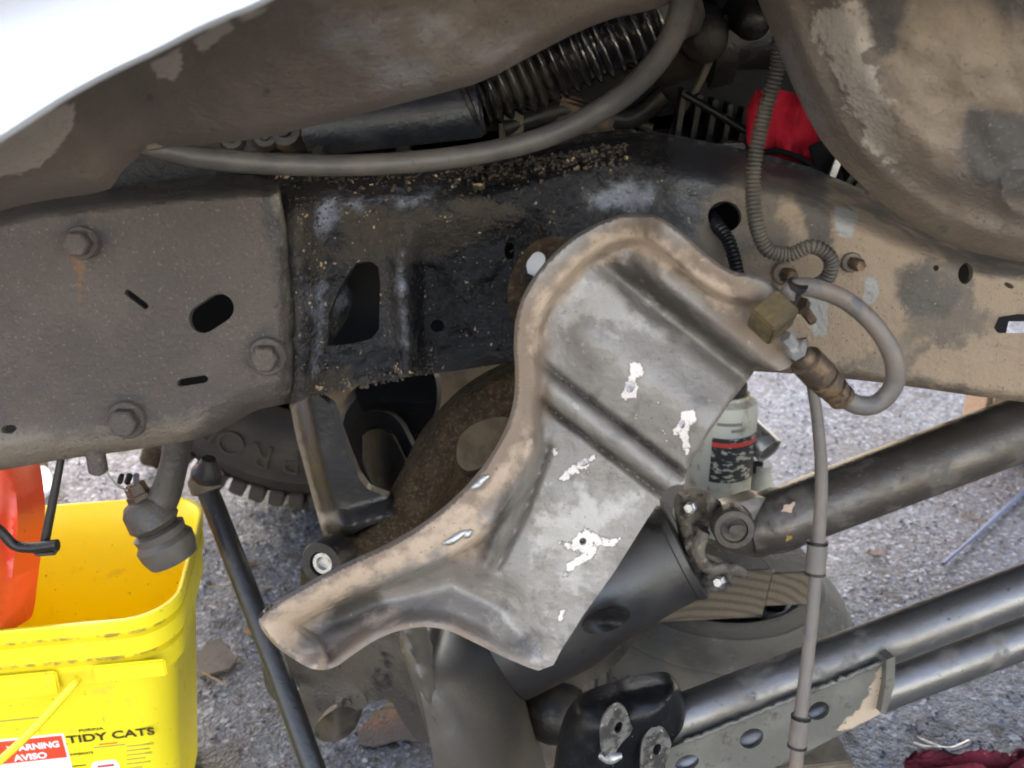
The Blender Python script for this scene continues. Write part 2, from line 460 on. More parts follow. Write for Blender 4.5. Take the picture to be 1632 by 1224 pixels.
def link(name, me, material, parent=None):
    o = bpy.data.objects.new(name, me)
    COL.objects.link(o)
    if material and not me.materials:
        me.materials.append(material)
    if parent is not None:
        o.parent = parent
        o.matrix_parent_inverse = Matrix.Translation(parent.location).inverted()
    return o

def tag(o, label, cat, group=None):
    o['label'] = label
    o['category'] = cat
    if group:
        o['group'] = group
    return o

def thing(name, label, cat, loc, group=None):
    o = bpy.data.objects.new(name, None)
    COL.objects.link(o)
    o.location = loc
    o.empty_display_size = .05
    return tag(o, label, cat, group)

def shade(me, ang=42):
    me.polygons.foreach_set('use_smooth', [True] * len(me.polygons))
    me.set_sharp_from_angle(angle=R(ang))
    me.update()

def mesh(name, v, f, ang=42):
    me = bpy.data.meshes.new(name)
    me.from_pydata([tuple(map(float, p)) for p in v], [], f)
    me.validate()
    shade(me, ang)
    return me

def relief(name, outline, Yf, material, parent=None, sp=8, thick=.004, holes=(), attrs=None, smooth=2, ang=50):
    """pressed or cast piece: an outline with its own distance and shape, given real thickness"""
    ol = resample(chaikin(outline, smooth) if smooth else np.asarray(outline, float), sp)
    hl = [resample(np.asarray(h, float), sp * .7) for h in holes]
    x0, y0 = ol.min(0)
    x1, y1 = ol.max(0)
    gx, gy = np.meshgrid(np.arange(x0, x1, sp), np.arange(y0, y1, sp * .87))
    gx = gx + (np.arange(gx.shape[0]) % 2)[:, None] * sp * .5
    gx, gy = gx.ravel(), gy.ravel()
    k = inside(gx, gy, ol) & (dist(gx, gy, ol, True) > sp * .55)
    for h in hl:
        k &= ~inside(gx, gy, h) & (dist(gx, gy, h, True) > sp * .5)
    g = np.stack([gx[k], gy[k]], 1)
    loops = [ol] + hl
    pts = np.vstack(loops + [g])
    edges, b = [], 0
    for l in loops:
        n = len(l)
        edges += [(b + i, b + (i + 1) % n) for i in range(n)]
        b += n
    vs, es, fs, *_ = delaunay_2d_cdt([Vector(p) for p in pts.tolist()], edges, [], 0, 1e-4)
    q = np.array([[p.x, p.y] for p in vs])
    F = np.array([f for f in fs if len(f) == 3])
    c = q[F].mean(1)
    kk = inside(c[:, 0], c[:, 1], ol)
    for h in hl:
        kk &= ~inside(c[:, 0], c[:, 1], h)
    F = F[kk]
    used = np.unique(F)
    rm = -np.ones(len(q), int)
    rm[used] = np.arange(len(used))
    q, F = q[used], rm[F]
    Y = Yf(q[:, 0], q[:, 1]) if callable(Yf) else np.full(len(q), Yf)
    W = P(q[:, 0], q[:, 1], Y)
    a, bb, cc = W[F[:, 0]], W[F[:, 1]], W[F[:, 2]]
    nr = np.cross(bb - a, cc - a)
    flip = (nr * (np.array([0, 0, CAMZ]) - a)).sum(1) < 0
    F[flip] = F[flip][:, ::-1]
    n = len(q)
    V = np.vstack([W, W + np.array([0, thick, -thick * .35])])
    faces = F.tolist() + (F[:, ::-1] + n).tolist()
    cnt = {}
    for t in F.tolist():
        for i in range(3):
            e = (t[i], t[(i + 1) % 3])
            cnt[e] = 1
    for (i, j) in cnt:
        if (j, i) not in cnt:
            faces.append([j, i, i + n, j + n])
    me = mesh(name, V, faces, ang)
    if attrs:
        for an, fn in attrs.items():
            vals = np.asarray(fn(q[:, 0], q[:, 1]), np.float32)
            at = me.attributes.new(an, 'FLOAT', 'POINT')
            at.data.foreach_set('value', np.r_[vals, vals])
    return link(name, me, material, parent)

def crom(pts, n=8):
    p = np.asarray(pts, float)
    p = np.vstack([2 * p[0] - p[1], p, 2 * p[-1] - p[-2]])
    out = []
    for i in range(1, len(p) - 2):
        for k in range(n):
            t = k / n
            out.append(.5 * ((2 * p[i]) + (p[i + 1] - p[i - 1]) * t + (2 * p[i - 1] - 5 * p[i] + 4 * p[i + 1] - p[i + 2]) * t * t + (3 * p[i] - p[i - 1] - 3 * p[i + 1] + p[i + 2]) * t ** 3))
    out.append(p[-2])
    return np.array(out)

def sweep(name, pts, rad, material, parent=None, segs=18, sub=8, ribs=None, cap=True, ang=50, flat=1.0):
    """round bar, hose or tube along 3D points; ribs=(pitch, depth) makes it corrugated"""
    p = np.asarray([tuple(q) for q in pts], float)
    r = np.asarray([rad] * len(p) if np.isscalar(rad) else rad, float)
    d = crom(np.c_[p, r], sub) if len(p) > 2 else np.c_[p, r]
    if ribs:
        L = np.r_[0, np.cumsum(np.linalg.norm(np.diff(d[:, :3], axis=0), axis=1))]
        m = int(L[-1] / ribs[0] * 6)
        t = np.linspace(0, L[-1], m + 1)
        d = np.stack([np.interp(t, L, d[:, k]) for k in range(4)], 1)
        d[:, 3] += ribs[1] * (np.abs(np.cos(t / ribs[0] * math.pi)) - .6)
    c, r = d[:, :3], d[:, 3]
    tg = np.gradient(c, axis=0)
    tg /= np.linalg.norm(tg, axis=1)[:, None] + 1e-12
    u = np.cross(tg[0], [0.13, .3, 1])
    u /= np.linalg.norm(u)
    V, Fc = [], []
    for i in range(len(c)):
        u = u - tg[i] * (u @ tg[i])
        u /= np.linalg.norm(u)
        v = np.cross(tg[i], u)
        for k in range(segs):
            a = 2 * math.pi * k / segs
            V.append(c[i] + r[i] * (math.cos(a) * u * flat + math.sin(a) * v))
    for i in range(len(c) - 1):
        for k in range(segs):
            k2 = (k + 1) % segs
            Fc.append([i * segs + k, i * segs + k2, (i + 1) * segs + k2, (i + 1) * segs + k])
    if cap:
        Fc.append(list(range(segs))[::-1])
        Fc.append([(len(c) - 1) * segs + k for k in range(segs)])
    return link(name, mesh(name, V, Fc, ang), material, parent)

def lathe(name, p0, axis, prof, material, parent=None, segs=32, ang=38, side=None):
    """turned piece: prof = [(along, radius), ...] from p0 along axis"""
    ax = Vector(axis).normalized()
    u = ax.cross(Vector(side) if side else (Vector((0, 0, 1)) if abs(ax.z) < .9 else Vector((1, 0, 0)))).normalized()
    v = ax.cross(u)
    V, Fc = [], []
    for h, r in prof:
        for k in range(segs):
            a = 2 * math.pi * k / segs
            V.append(Vector(p0) + ax * h + (u * math.cos(a) + v * math.sin(a)) * max(r, 1e-5))
    n = len(prof)
    for i in range(n - 1):
        for k in range(segs):
            k2 = (k + 1) % segs
            Fc.append([i * segs + k, (i + 1) * segs + k, (i + 1) * segs + k2, i * segs + k2])
    Fc.append(list(range(segs)))
    Fc.append([(n - 1) * segs + k for k in range(segs)][::-1])
    return link(name, mesh(name, V, Fc, ang), material, parent)

def box(name, c, size, material, parent=None, rot=(0, 0, 0), bev=.003, jit=0.0):
    bm = bmesh.new()
    bmesh.ops.create_cube(bm, size=1)
    for q in bm.verts:
        q.co = Vector((q.co.x * size[0], q.co.y * size[1], q.co.z * size[2]))
        if jit:
            q.co += Vector((random.uniform(-jit, jit), random.uniform(-jit, jit), random.uniform(-jit, jit)))
    if bev:
        bmesh.ops.bevel(bm, geom=list(bm.edges), offset=bev, segments=2, affect='EDGES')
    from mathutils import Euler
    bm.transform(Matrix.Translation(Vector(c)) @ Euler(rot).to_matrix().to_4x4())
    me = bpy.data.meshes.new(name)
    bm.to_mesh(me)
    bm.free()
    shade(me, 35)
    return link(name, me, material, parent)

def hexprof(name, p0, axis, r, h, material, parent=None):
    return lathe(name, p0, axis, [(0, r), (h * .85, r), (h, r * .86)], material, parent, segs=6, ang=20)

def oval(cx, cy, rx, ry, a=0, n=20):
    t = np.linspace(0, 2 * math.pi, n, endpoint=False)
    c, s = math.cos(R(a)), math.sin(R(a))
    x, y = rx * np.cos(t), ry * np.sin(t)
    return np.stack([cx + x * c - y * s, cy + x * s + y * c], 1)

def slot(x1, y1, x2, y2, r, n=10):
    a = math.atan2(y2 - y1, x2 - x1)
    o = []
    for k in range(n + 1):
        t = a - math.pi / 2 + math.pi * k / n
        o.append((x2 + r * math.cos(t), y2 + r * math.sin(t)))
    for k in range(n + 1):
        t = a + math.pi / 2 + math.pi * k / n
        o.append((x1 + r * math.cos(t), y1 + r * math.sin(t)))
    return np.array(o)

def text(name, body, size, mtx, material, parent=None, depth=.0006, bold=0.0, width=None):
    cu = bpy.data.curves.new(name, 'FONT')
    cu.body = body
    cu.size = size
    cu.extrude = depth
    cu.offset = bold
    cu.align_x = 'LEFT'
    o = bpy.data.objects.new(name + '_tmp', cu)
    COL.objects.link(o)
    dg = bpy.context.evaluated_depsgraph_get()
    me = bpy.data.meshes.new_from_object(o.evaluated_get(dg))
    COL.objects.unlink(o)
    bpy.data.objects.remove(o)
    if width:
        xs = [v.co.x for v in me.vertices]
        k = width / (max(xs) - min(xs))
        for v in me.vertices:
            v.co.x *= k
    me.transform(mtx)
    me.name = name
    me.materials.clear()
    return link(name, me, material, parent)

FWD = Vector((0, 1, 0))
TOCAM = Vector((0, -1, .12)).normalized()

# ================================================================== the setting
def grid_sheet(name, x0, x1, y0, y1, z, material, n=2):
    me = mesh(name, [(x0, y0, z), (x1, y0, z), (x1, y1, z), (x0, y1, z)], [[0, 1, 2, 3]])
    o = link(name, me, material)
    o['kind'] = 'structure'
    return o
grid_sheet('ground', -80, 80, -80, 80, 0, M_ASPH)

# loose aggregate, far too many to count
def pebbles():
    base = bmesh.new()
    bmesh.ops.create_icosphere(base, subdivisions=1, radius=1)
    bv = np.array([v.co[:] for v in base.verts])
    bf = np.array([[v.index for v in f.verts] for f in base.faces])
    base.free()
    n = 9000
    x = rng.uniform(-1.5, 1.7, n)
    y = 0.85 + rng.random(n) ** 1.3 * 2.2
    s = rng.uniform(.0012, .0036, n)
    V, F = [], []
    for i in range(n):
        m = bv * np.array([s[i] * rng.uniform(.7, 1.5), s[i] * rng.uniform(.7, 1.4), s[i] * .75]) + rng.normal(0, s[i] * .12, bv.shape)
        a = rng.uniform(0, 6.28)
        c, sn = math.cos(a), math.sin(a)
        m = np.stack([m[:, 0] * c - m[:, 1] * sn + x[i], m[:, 0] * sn + m[:, 1] * c + y[i], m[:, 2] + s[i] * .35], 1)
        F.append(bf + len(bv) * i)
        V.append(m)
    me = mesh('gravel', np.vstack(V), np.vstack(F).tolist(), 30)
    o = link('gravel', me, M_STONE)
    o['kind'] = 'stuff'
    o['label'] = 'loose small stones of the worn asphalt'
    o['category'] = 'gravel'
pebbles()

# ================================================================== truck body (mostly out of view, it shades the place)
tb = thing('truck_body', 'dark underside of the truck bonnet and engine bay above the frame', 'truck body', (.6, 1.6, 1.0))
box('bonnet', (.35, 1.42, 1.22), (2.0, 1.80, .03), M_WHITE, tb, bev=.01)
box('firewall', (1.33, 1.40, .98), (.03, 1.70, .5), M_DARKST, tb, bev=.004)
box('cab_floor', (2.35, 1.40, .86), (2.0, 1.75, .04), M_DARKST, tb, bev=.004)
box('cab_shell', (2.35, 1.40, 1.45), (2.0, 1.75, 1.1), M_WHITE, tb, bev=.08)
box('grille_panel', (-.66, 1.42, 1.02), (.05, 1.70, .4), M_BLACKP, tb, bev=.01)
box('near_wing', (.30, .47, 1.13), (2.1, .03, .21), M_WHITE, tb, bev=.01)
box('far_wing', (.35, 2.30, 1.05), (2.0, .04, .34), M_WHITE, tb, bev=.01)
box('far_rail', (.3, 1.56, .66), (2.4, .07, .19), M_BLACKM, tb, bev=.01)
box('gearbox', (.95, 1.25, .76), (.75, .30, .26), M_BLACKM, tb, bev=.04)
box('bumper', (-1.0, 1.40, .64), (.12, 1.9, .24), M_BLACKM, tb, bev=.03)
box('sump', (.12, 1.30, .80), (.55, .30, .30), M_BLACKM, tb, bev=.04)
box('inner_panel', (.4, 1.62, .98), (1.9, .03, .46), M_BLACKM, tb, bev=.004)

box('body_mount', PV(1452, 335, 1.05), (.17, .05, .12), M_DARKST, tb, rot=(0, R(28), 0), bev=.008)
box('body_mount', PV(1640, 400, 1.05), (.30, .05, .12), M_DARKST, tb, rot=(0, R(12), 0), bev=.008)
box('radiator_support', PV(200, 262, 1.06), (.40, .03, .22), M_DARKST, tb, bev=.004)
# ------------------------------------------------------------------ near wing: bright lip and dusty inner face
fd = thing('front_wing', 'white painted wing edge at the top left with brown undercoated inner face', 'wing', PV(200, 230, .6))
lip_edge = [(-60, 250), (0, 215), (50, 182), (100, 150), (170, 112), (250, 75), (300, 48), (350, 25), (400, 6), (470, -30)]
def lipY(x, y):
    d = dist(x, y, chaikin(lip_edge, 3, False))
    return .43 + .16 * sstep(-40, 330, d) + .012 * sstep(60, 0, d) + .004 * np.sin(d / 30. + x / 90.)
relief('outer_lip', lip_edge + [(470, -90), (-60, -90)], lipY, M_WHITE, fd, sp=8, thick=.006, smooth=1)
low = [(1160, -40), (1100, -10), (1040, 12), (985, 22), (930, 42), (860, 78), (770, 127), (700, 146), (600, 172), (480, 203), (390, 222), (235, 234), (196, 262), (180, 285), (168, 303), (60, 318), (0, 332), (-60, 350)]
def apY(x, y):
    dl, du = dist(x, y, low), dist(x, y, lip_edge)
    t = du / (du + dl + 1)
    return .475 + .25 * np.sqrt(np.clip(t, 0, 1)) + .012 * sstep(16, 0, dl) + .010 * vnoise(x, y, 90, 3) + .0035 * vnoise(x, y, 22, 4)
relief('inner_face', lip_edge + [(560, -60), (900, -60)] + low, apY, M_APRON, fd, sp=9, thick=.006, smooth=1, attrs={
    'peel': polymask([[(-60, 260), (0, 205), (60, 170), (112, 158), (108, 205), (85, 235), (60, 262), (0, 280), (-60, 290)],
                      [(230, 95), (280, 72), (285, 100), (272, 130), (240, 112)], [(300, 60), (350, 20), (370, 38), (345, 55), (318, 80)], [(370, 10), (430, -10), (420, 12), (380, 30)]], 10),
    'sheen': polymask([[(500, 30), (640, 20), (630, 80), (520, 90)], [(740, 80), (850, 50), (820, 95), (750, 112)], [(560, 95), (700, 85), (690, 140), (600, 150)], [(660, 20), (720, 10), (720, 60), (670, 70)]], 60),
    'dark': polymask([oval(425, 145, 6, 6), oval(232, 152, 6, 6), oval(346, 132, 3, 3)], 5)})

# ------------------------------------------------------------------ rear splash panel (top right)
sp_edge = [(1195, -50), (1212, 0), (1232, 45), (1262, 125), (1300, 205), (1340, 258), (1400, 315), (1470, 367), (1540, 398), (1632, 418), (1720, 432)]
def spY(x, y):
    d = dist(x, y, sp_edge)
    return .745 - .035 * sstep(0, 45, d) - .04 * sstep(40, 130, d) - .00012 * np.clip(d - 130, 0, 999) + .008 * sstep(8, 0, d) + .014 * vnoise(x, y, 110, 5) + .005 * vnoise(x, y, 26, 6) - .004 * np.exp(-((np.hypot(x - 1632, y - 303) - 36) / 5) ** 2)
so = thing('splash_panel', 'brown dirt covered splash panel with rolled edge at the upper right', 'panel', PV(1500, 400, .7))
relief('panel_skin', sp_edge + [(1720, -50)], spY, M_APRON, so, sp=8, thick=.005, smooth=1, attrs={
    'peel': polymask([[(1290, 15), (1400, 5), (1395, 60), (1375, 90), (1400, 130), (1420, 170), (1440, 240), (1420, 275), (1380, 215), (1345, 140), (1310, 80)]], 34),
    'clay': polymask([[(1420, 40), (1560, 0), (1640, 60), (1640, 180), (1560, 185), (1530, 220), (1545, 240), (1470, 280), (1420, 250)], [(1300, 230), (1360, 300), (1480, 372), (1640, 420), (1720, 410), (1560, 350), (1420, 290)]], 60),
    'dark': polymask([[(1370, 0), (1450, -20), (1430, 80), (1395, 95)], [(1530, 230), (1545, 175), (1640, 185), (1720, 200), (1720, 330), (1560, 300)], [(1560, -40), (1720, -40), (1720, 30), (1600, 30)], oval(1565, 273, 8, 5), oval(1605, 364, 6, 5), oval(1553, 284, 3, 3), oval(1503, 363, 3, 3)], 16),
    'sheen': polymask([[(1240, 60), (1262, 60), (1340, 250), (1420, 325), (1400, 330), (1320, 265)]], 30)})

# ================================================================== chassis rail
fr = thing('frame_rail', 'long dirty steel chassis rail crossing the picture behind the bracket', 'chassis rail', PV(700, 640, .85))
top_l = [(-60, 350), (0, 326), (60, 312), (170, 300), (300, 284), (440, 276)]
bot_l = [(475, 640), (432, 648), (400, 656), (368, 676), (335, 692), (300, 704), (180, 722), (100, 732), (0, 750), (-60, 760)]
def plY(x, y):
    d, e = dist(x, y, top_l), dist(x, y, bot_l)
    return .782 + .075 * sstep(42, 0, d) ** 1.5 + .018 * sstep(26, 0, e) ** 2 - .006 * np.exp(-((e - 40) / 14) ** 2) + .0025 * vnoise(x, y, 120, 8) + .022 * sstep(440, 482, x)
relief('front_plate', top_l + [(447, 330), (466, 420), (476, 500), (475, 600)] + bot_l, plY, M_PLATE, fr, sp=7, thick=.007, smooth=1,
       holes=[slot(324, 508, 350, 491, 23), slot(203, 466, 232, 488, 5), slot(288, 610, 326, 604, 6), oval(14, 684, 13, 7, -10)],
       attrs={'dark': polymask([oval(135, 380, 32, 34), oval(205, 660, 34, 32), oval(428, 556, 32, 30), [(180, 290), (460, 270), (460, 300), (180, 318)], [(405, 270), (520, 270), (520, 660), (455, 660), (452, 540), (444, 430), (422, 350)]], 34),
              'rust': polymask([oval(122, 392, 22, 30), oval(298, 390, 6, 6), [(118, 415), (140, 415), (132, 470), (124, 500)]], 12),
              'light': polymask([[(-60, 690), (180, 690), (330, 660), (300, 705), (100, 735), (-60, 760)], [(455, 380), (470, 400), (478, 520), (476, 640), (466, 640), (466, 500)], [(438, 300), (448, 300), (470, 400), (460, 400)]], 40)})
for (bx, by, rw, rh) in ((132, 386, 27, 21), (427, 567, 31, 22), (204, 668, 31, 23)):
    c = PV(bx, by, .780)
    k = pxm(c)
    wsh = lathe('washer', c, TOCAM, [(-.002, rw / k), (.003, rw / k), (.0045, rw / k * .93), (.0045, rw / k * .80)], M_PLATE, fr)
    bl = hexprof('bolt_head', c + TOCAM * .004, TOCAM, rh / k, .012, M_PLATE, fr)
c = PV(153, 728, .80)
lathe('bolt_tip', c, (0, 0, -1), [(-.01, .0085), (.014, .0085), (.016, .006)], M_PLATE, fr)

# middle boxed section, caked with oily dirt
mid_top = [(425, 284), (440, 272), (520, 262), (640, 262), (760, 262), (850, 235), (910, 216), (1000, 205), (1060, 212), (1130, 226), (1200, 241)]
def miY(x, y):
    d = dist(x, y, mid_top)
    r = .815 + .12 * sstep(70, 0, d) ** 1.6
    r = r - .030 * np.exp(-((x - 478) / 26.) ** 2) * sstep(300, 350, y)            # welded edge beside the plate
    r = r - .012 * np.exp(-((x - (638 + (y - 400) * .06)) / 14.) ** 2) * sstep(360, 420, y)  # vertical weld bead
    r = r + .035 * sstep(652, 680, x) * sstep(350, 420, y + (x - 650) * .15) * sstep(880, 840, x)
    r = r - .010 * sstep(560, 600, y + (x - 560) * .22) * sstep(520, 560, x) * sstep(700, 640, x)
    r = r + .010 * vnoise(x, y, 46, 9) + .005 * vnoise(x, y, 19, 10) + .003 * vnoise(x, y, 10, 11)
    return r
mid_hole = [(522, 552), (524, 500), (540, 462), (560, 430), (568, 419), (590, 416), (603, 425), (606, 450), (604, 525), (592, 540), (560, 548)]
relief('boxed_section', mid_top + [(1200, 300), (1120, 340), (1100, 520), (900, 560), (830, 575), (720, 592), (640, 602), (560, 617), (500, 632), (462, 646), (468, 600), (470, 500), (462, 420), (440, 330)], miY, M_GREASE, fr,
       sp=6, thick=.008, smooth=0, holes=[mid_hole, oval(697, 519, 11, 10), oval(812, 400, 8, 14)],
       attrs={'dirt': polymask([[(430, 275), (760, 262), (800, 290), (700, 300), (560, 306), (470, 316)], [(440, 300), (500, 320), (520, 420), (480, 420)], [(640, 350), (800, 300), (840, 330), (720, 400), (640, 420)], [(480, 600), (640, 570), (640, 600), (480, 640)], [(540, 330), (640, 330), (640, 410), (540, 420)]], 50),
              'highlight': polymask([[(500, 318), (535, 312), (530, 360), (505, 395), (498, 360)], [(545, 312), (620, 305), (700, 300), (690, 318), (600, 330), (545, 332)], [(494, 470), (520, 440), (520, 560), (498, 600)], [(690, 470), (740, 462), (738, 490), (690, 500)], [(930, 300), (990, 278), (1060, 290), (1060, 340), (940, 335)], [(630, 400), (644, 400), (652, 575), (636, 575)]], 34),  # gleam on shoulders, weld edge and bead, coloured in as pale patches
              'wet': polymask([[(660, 420), (840, 380), (840, 580), (680, 600), (655, 520)], [(560, 560), (640, 550), (680, 590), (560, 615)], [(700, 280), (930, 250), (920, 340), (800, 330)]], 40)})
# right-hand part of the rail with clay stains
rt = [(960, 214), (1000, 206), (1060, 212), (1130, 226), (1210, 243), (1290, 266), (1380, 304), (1470, 345), (1560, 375), (1720, 400)]
rb = [(1720, 652), (1632, 641), (1560, 632), (1430, 613), (1300, 598), (1180, 590), (1060, 585), (960, 580)]
def riY(x, y):
    d, e = dist(x, y, rt), dist(x, y, rb)
    return .800 + .036 * sstep(1110, 965, x + 30 * vnoise(x, y, 30, 14)) + .13 * sstep(75, 0, d) ** 1.7 + .012 * sstep(14, 0, e) + .004 * vnoise(x, y, 80, 12) + .0018 * vnoise(x, y, 20, 13)
clay_polys = [[(1230, 330), (1300, 300), (1420, 350), (1500, 400), (1470, 470), (1420, 560), (1300, 590), (1200, 580), (1180, 470), (1280, 420)], [(1440, 560), (1640, 520), (1720, 560), (1720, 650), (1500, 620)], [(1540, 430), (1720, 470), (1720, 520), (1560, 510)]]
relief('rear_section', rt + rb, riY, M_TANF, fr, sp=6.5, thick=.007, smooth=0,
       holes=[oval(1155, 345, 27, 25), oval(1539, 436, 12, 17, 10), oval(1492, 427, 5, 5), [(1584, 522), (1592, 505), (1625, 500), (1660, 502), (1664, 520), (1650, 530), (1590, 531)], oval(1608, 455, 9, 4, 25)],
       attrs={'clay': polymask(clay_polys, 70),
              'dark': polymask([[(940, 200), (1120, 200), (1330, 260), (1300, 300), (1180, 270), (1130, 330), (1100, 420), (1040, 440), (940, 440)]], 60),
              'grey': polymask([[(1283, 470), (1322, 478), (1318, 540), (1295, 532)], [(1330, 330), (1370, 335), (1360, 380), (1335, 375)], [(1380, 440), (1400, 440), (1396, 480), (1375, 490)]], 16),
              'stain': polymask([[(1425, 430), (1480, 420), (1530, 470), (1520, 500), (1460, 510), (1430, 480)], [(1260, 300), (1320, 290), (1310, 340), (1270, 350)], [(1270, 320), (1330, 330), (1325, 390), (1290, 395)]], 34)})
for (bx, by, r_) in ((1357, 418, 13), (1250, 436, 15)):
    c = PV(bx, by, .797)
    k = pxm(c)
    lathe('washer', c, TOCAM, [(-.002, r_ * 1.25 / k), (.002, r_ * 1.25 / k), (.003, r_ * 1.1 / k)], M_TANF, fr)
    hexprof('stud_nut', c + TOCAM * .002, Vector((.35, -1, 0)), r_ * .8 / k, .012, M_FIT, fr)
# inner wall of the boxed rail, coloured black for the shade seen through the openings
relief('inner_wall', [(-60, 420), (430, 330), (1000, 290), (1300, 330), (1600, 420), (1600, 500), (1720, 500), (1720, 512), (1600, 512), (1600, 580), (1000, 560), (640, 585), (300, 640), (-60, 720)], .93, M_RAILSHADE, fr, sp=40, thick=.005, smooth=0)
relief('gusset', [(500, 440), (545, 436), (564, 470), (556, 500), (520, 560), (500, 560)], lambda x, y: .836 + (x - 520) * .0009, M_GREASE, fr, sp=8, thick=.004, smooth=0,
       attrs={'dirt': lambda x, y: .35 + 0 * x, 'highlight': polymask([[(530, 470), (560, 455), (556, 490), (535, 500)]], 20), 'wet': lambda x, y: 0 * x})

# crumbs of dry dirt lying on the rail
def crumbs():
    base = bmesh.new()
    bmesh.ops.create_icosphere(base, subdivisions=1, radius=1)
    bv = np.array([v.co[:] for v in base.verts])
    bf = np.array([[v.index for v in f.verts] for f in base.faces])
    base.free()
    V, F, n = [], [], 0
    spots = []
    for _ in range(900):
        x = rng.uniform(440, 1000)
        y = 265 + abs(rng.normal(0, 16)) + (0 if x < 760 else -(x - 760) * .16)
        spots.append((x, y, rng.uniform(.0007, .0024)))
    for _ in range(320):
        x = rng.uniform(445, 900)
        y = rng.uniform(300, 420)
        spots.append((x, y, rng.uniform(.0004, .0013)))
    for _ in range(260):
        y = rng.uniform(310, 630)
        spots.append((rng.normal(496, 14), y, rng.uniform(.0005, .0014)))
    for _ in range(160):
        x = rng.uniform(480, 690)
        spots.append((x, 640 - (x - 470) * .2 - abs(rng.normal(0, 14)), rng.uniform(.0006, .0018)))
    xs = np.array([s[0] for s in spots])
    ys = np.array([s[1] for s in spots])
    hole = inside(xs, ys, np.array(mid_hole))
    W = P(xs, ys, miY(xs, ys) - .0005)
    for i, s in enumerate(spots):
        if hole[i]:
            continue
        m = bv * s[2] * rng.uniform(.6, 1.4, 3) + rng.normal(0, s[2] * .15, bv.shape) + W[i]
        V.append(m)
        F.append(bf + n)
        n += len(bv)
    o = link('dirt_crumbs', mesh('dirt_crumbs', np.vstack(V), np.vstack(F).tolist(), 30), mat('dirt_crumb', (.06, .042, .028), .95, layers=[dict(k='cells', s=90, lo=.86, hi=.92, c=(.36, .24, .14)), dict(k='cells', s=70, lo=.3, hi=.2, c=(.03, .024, .02))]), fr)
    o['kind'] = 'stuff'
crumbs()

# ================================================================== the loose pressed bracket in front
br_out = [(1020, 338), (1055, 345), (1090, 372), (1125, 405), (1165, 433), (1195, 436), (1228, 446), (1250, 470), (1264, 505), (1272, 545), (1268, 575), (1252, 590), (1228, 592), (1206, 583),
          (1197, 600), (1165, 640), (1130, 690), (1098, 742), (1090, 766), (1064, 778), (1030, 830), (980, 910), (930, 980), (895, 1035), (882, 1060), (858, 1069), (840, 1063), (800, 1046), (750, 1021), (715, 1004), (680, 998), (640, 1003),
          (600, 1018), (560, 1045), (532, 1066), (500, 1069), (470, 1052), (440, 1032), (418, 1006), (410, 986), (420, 970), (450, 954), (500, 924), (560, 894), (620, 868), (680, 832), (730, 790), (770, 745), (800, 698), (818, 650), (822, 600),
          (818, 550), (822, 500), (840, 455), (870, 415), (910, 378), (950, 355), (985, 342)]
_c = chaikin(br_out[26:] + br_out[:14], 2, False)
br_out = [tuple(p) for p in _c] + br_out[14:26]
br_lip = [(1262, 500), (1235, 450), (1195, 436), (1165, 433), (1125, 405), (1090, 372), (1055, 345), (1020, 338), (985, 342), (950, 355), (910, 378), (870, 415), (840, 455), (822, 500), (818, 550), (822, 600), (818, 650), (800, 698), (770, 745), (730, 790), (680, 832), (620, 868), (560, 894), (500, 924), (450, 954), (412, 980), (418, 1006), (440, 1032), (470, 1052)]
br_lip = chaikin(br_lip, 2, False)
br_bot = [(500, 1069), (532, 1066), (560, 1045), (600, 1018), (640, 1003), (680, 998), (715, 1004), (750, 1021), (800, 1046), (840, 1063)]
br_right = [(1206, 583), (1165, 640), (1098, 742)]
def brY(x, y):
    e = dist(x, y, br_lip)
    b = dist(x, y, br_bot)
    s = (x - 960) * .79 + (y - 400) * .613
    t = -(x - 960) * .613 + (y - 400) * .79
    Y = .735 - .00012 * (y - 340)
    lipw = 46 + 30 * sstep(640, 780, y) * sstep(1000, 850, y) - 8 * sstep(480, 560, y) * sstep(720, 640, y)
    Y = Y - .021 * sstep(lipw + 10, lipw - 10, e) * sstep(60, 10, (x - 1150) * .5)                        # flanged lip stands towards us
    Y = Y + .010 * sstep(6, 0, e) + .006 * sstep(0, lipw, e)                                # its outer edge curls back
    Y = Y - .030 * sstep(12, -24, t) * sstep(1000, 1060, x)                                               # flat ear on the right
    Y = Y + .014 * np.exp(-((t - 20) / 15) ** 2) * sstep(930, 1000, x)                                   # valley under the ear
    Y = Y - .014 * np.exp(-((t - 118) / 60) ** 2) * sstep(60, 130, e)                                     # upper panel crown
    rib = sstep(835, 885, x)
    q = np.clip(1 - ((t - 225) / 22.) ** 2, 0, 1)
    Y = Y - .016 * np.sqrt(q) * rib + .006 * np.exp(-((t - 200) / 5) ** 2) * rib + .005 * np.exp(-((t - 250) / 5) ** 2) * rib
    Y = Y - .010 * sstep(24, 0, dist(x, y, [(846, 705), (812, 800), (775, 905)])) + .007 * np.exp(-(dist(x, y, [(872, 715), (836, 815), (790, 905)]) / 7) ** 2)
    Y = Y - .018 * sstep(30, 6, b) * sstep(860, 740, x)
    Y = Y + .018 * np.exp(-(dist(x, y, [(480, 1010), (600, 960), (720, 930), (800, 970), (830, 1010)]) / 28) ** 2)   # saddle
    Y = Y + .006 * sstep(7, 0, dist(x, y, br_right))
    return Y + .0032 * vnoise(x, y, 60, 15) + .0010 * vnoise(x, y, 24, 16)
br = thing('mounting_bracket', 'pressed grey steel bracket with tan clay on its curved lip, hanging in the middle', 'bracket', PV(760, 1060, .66))
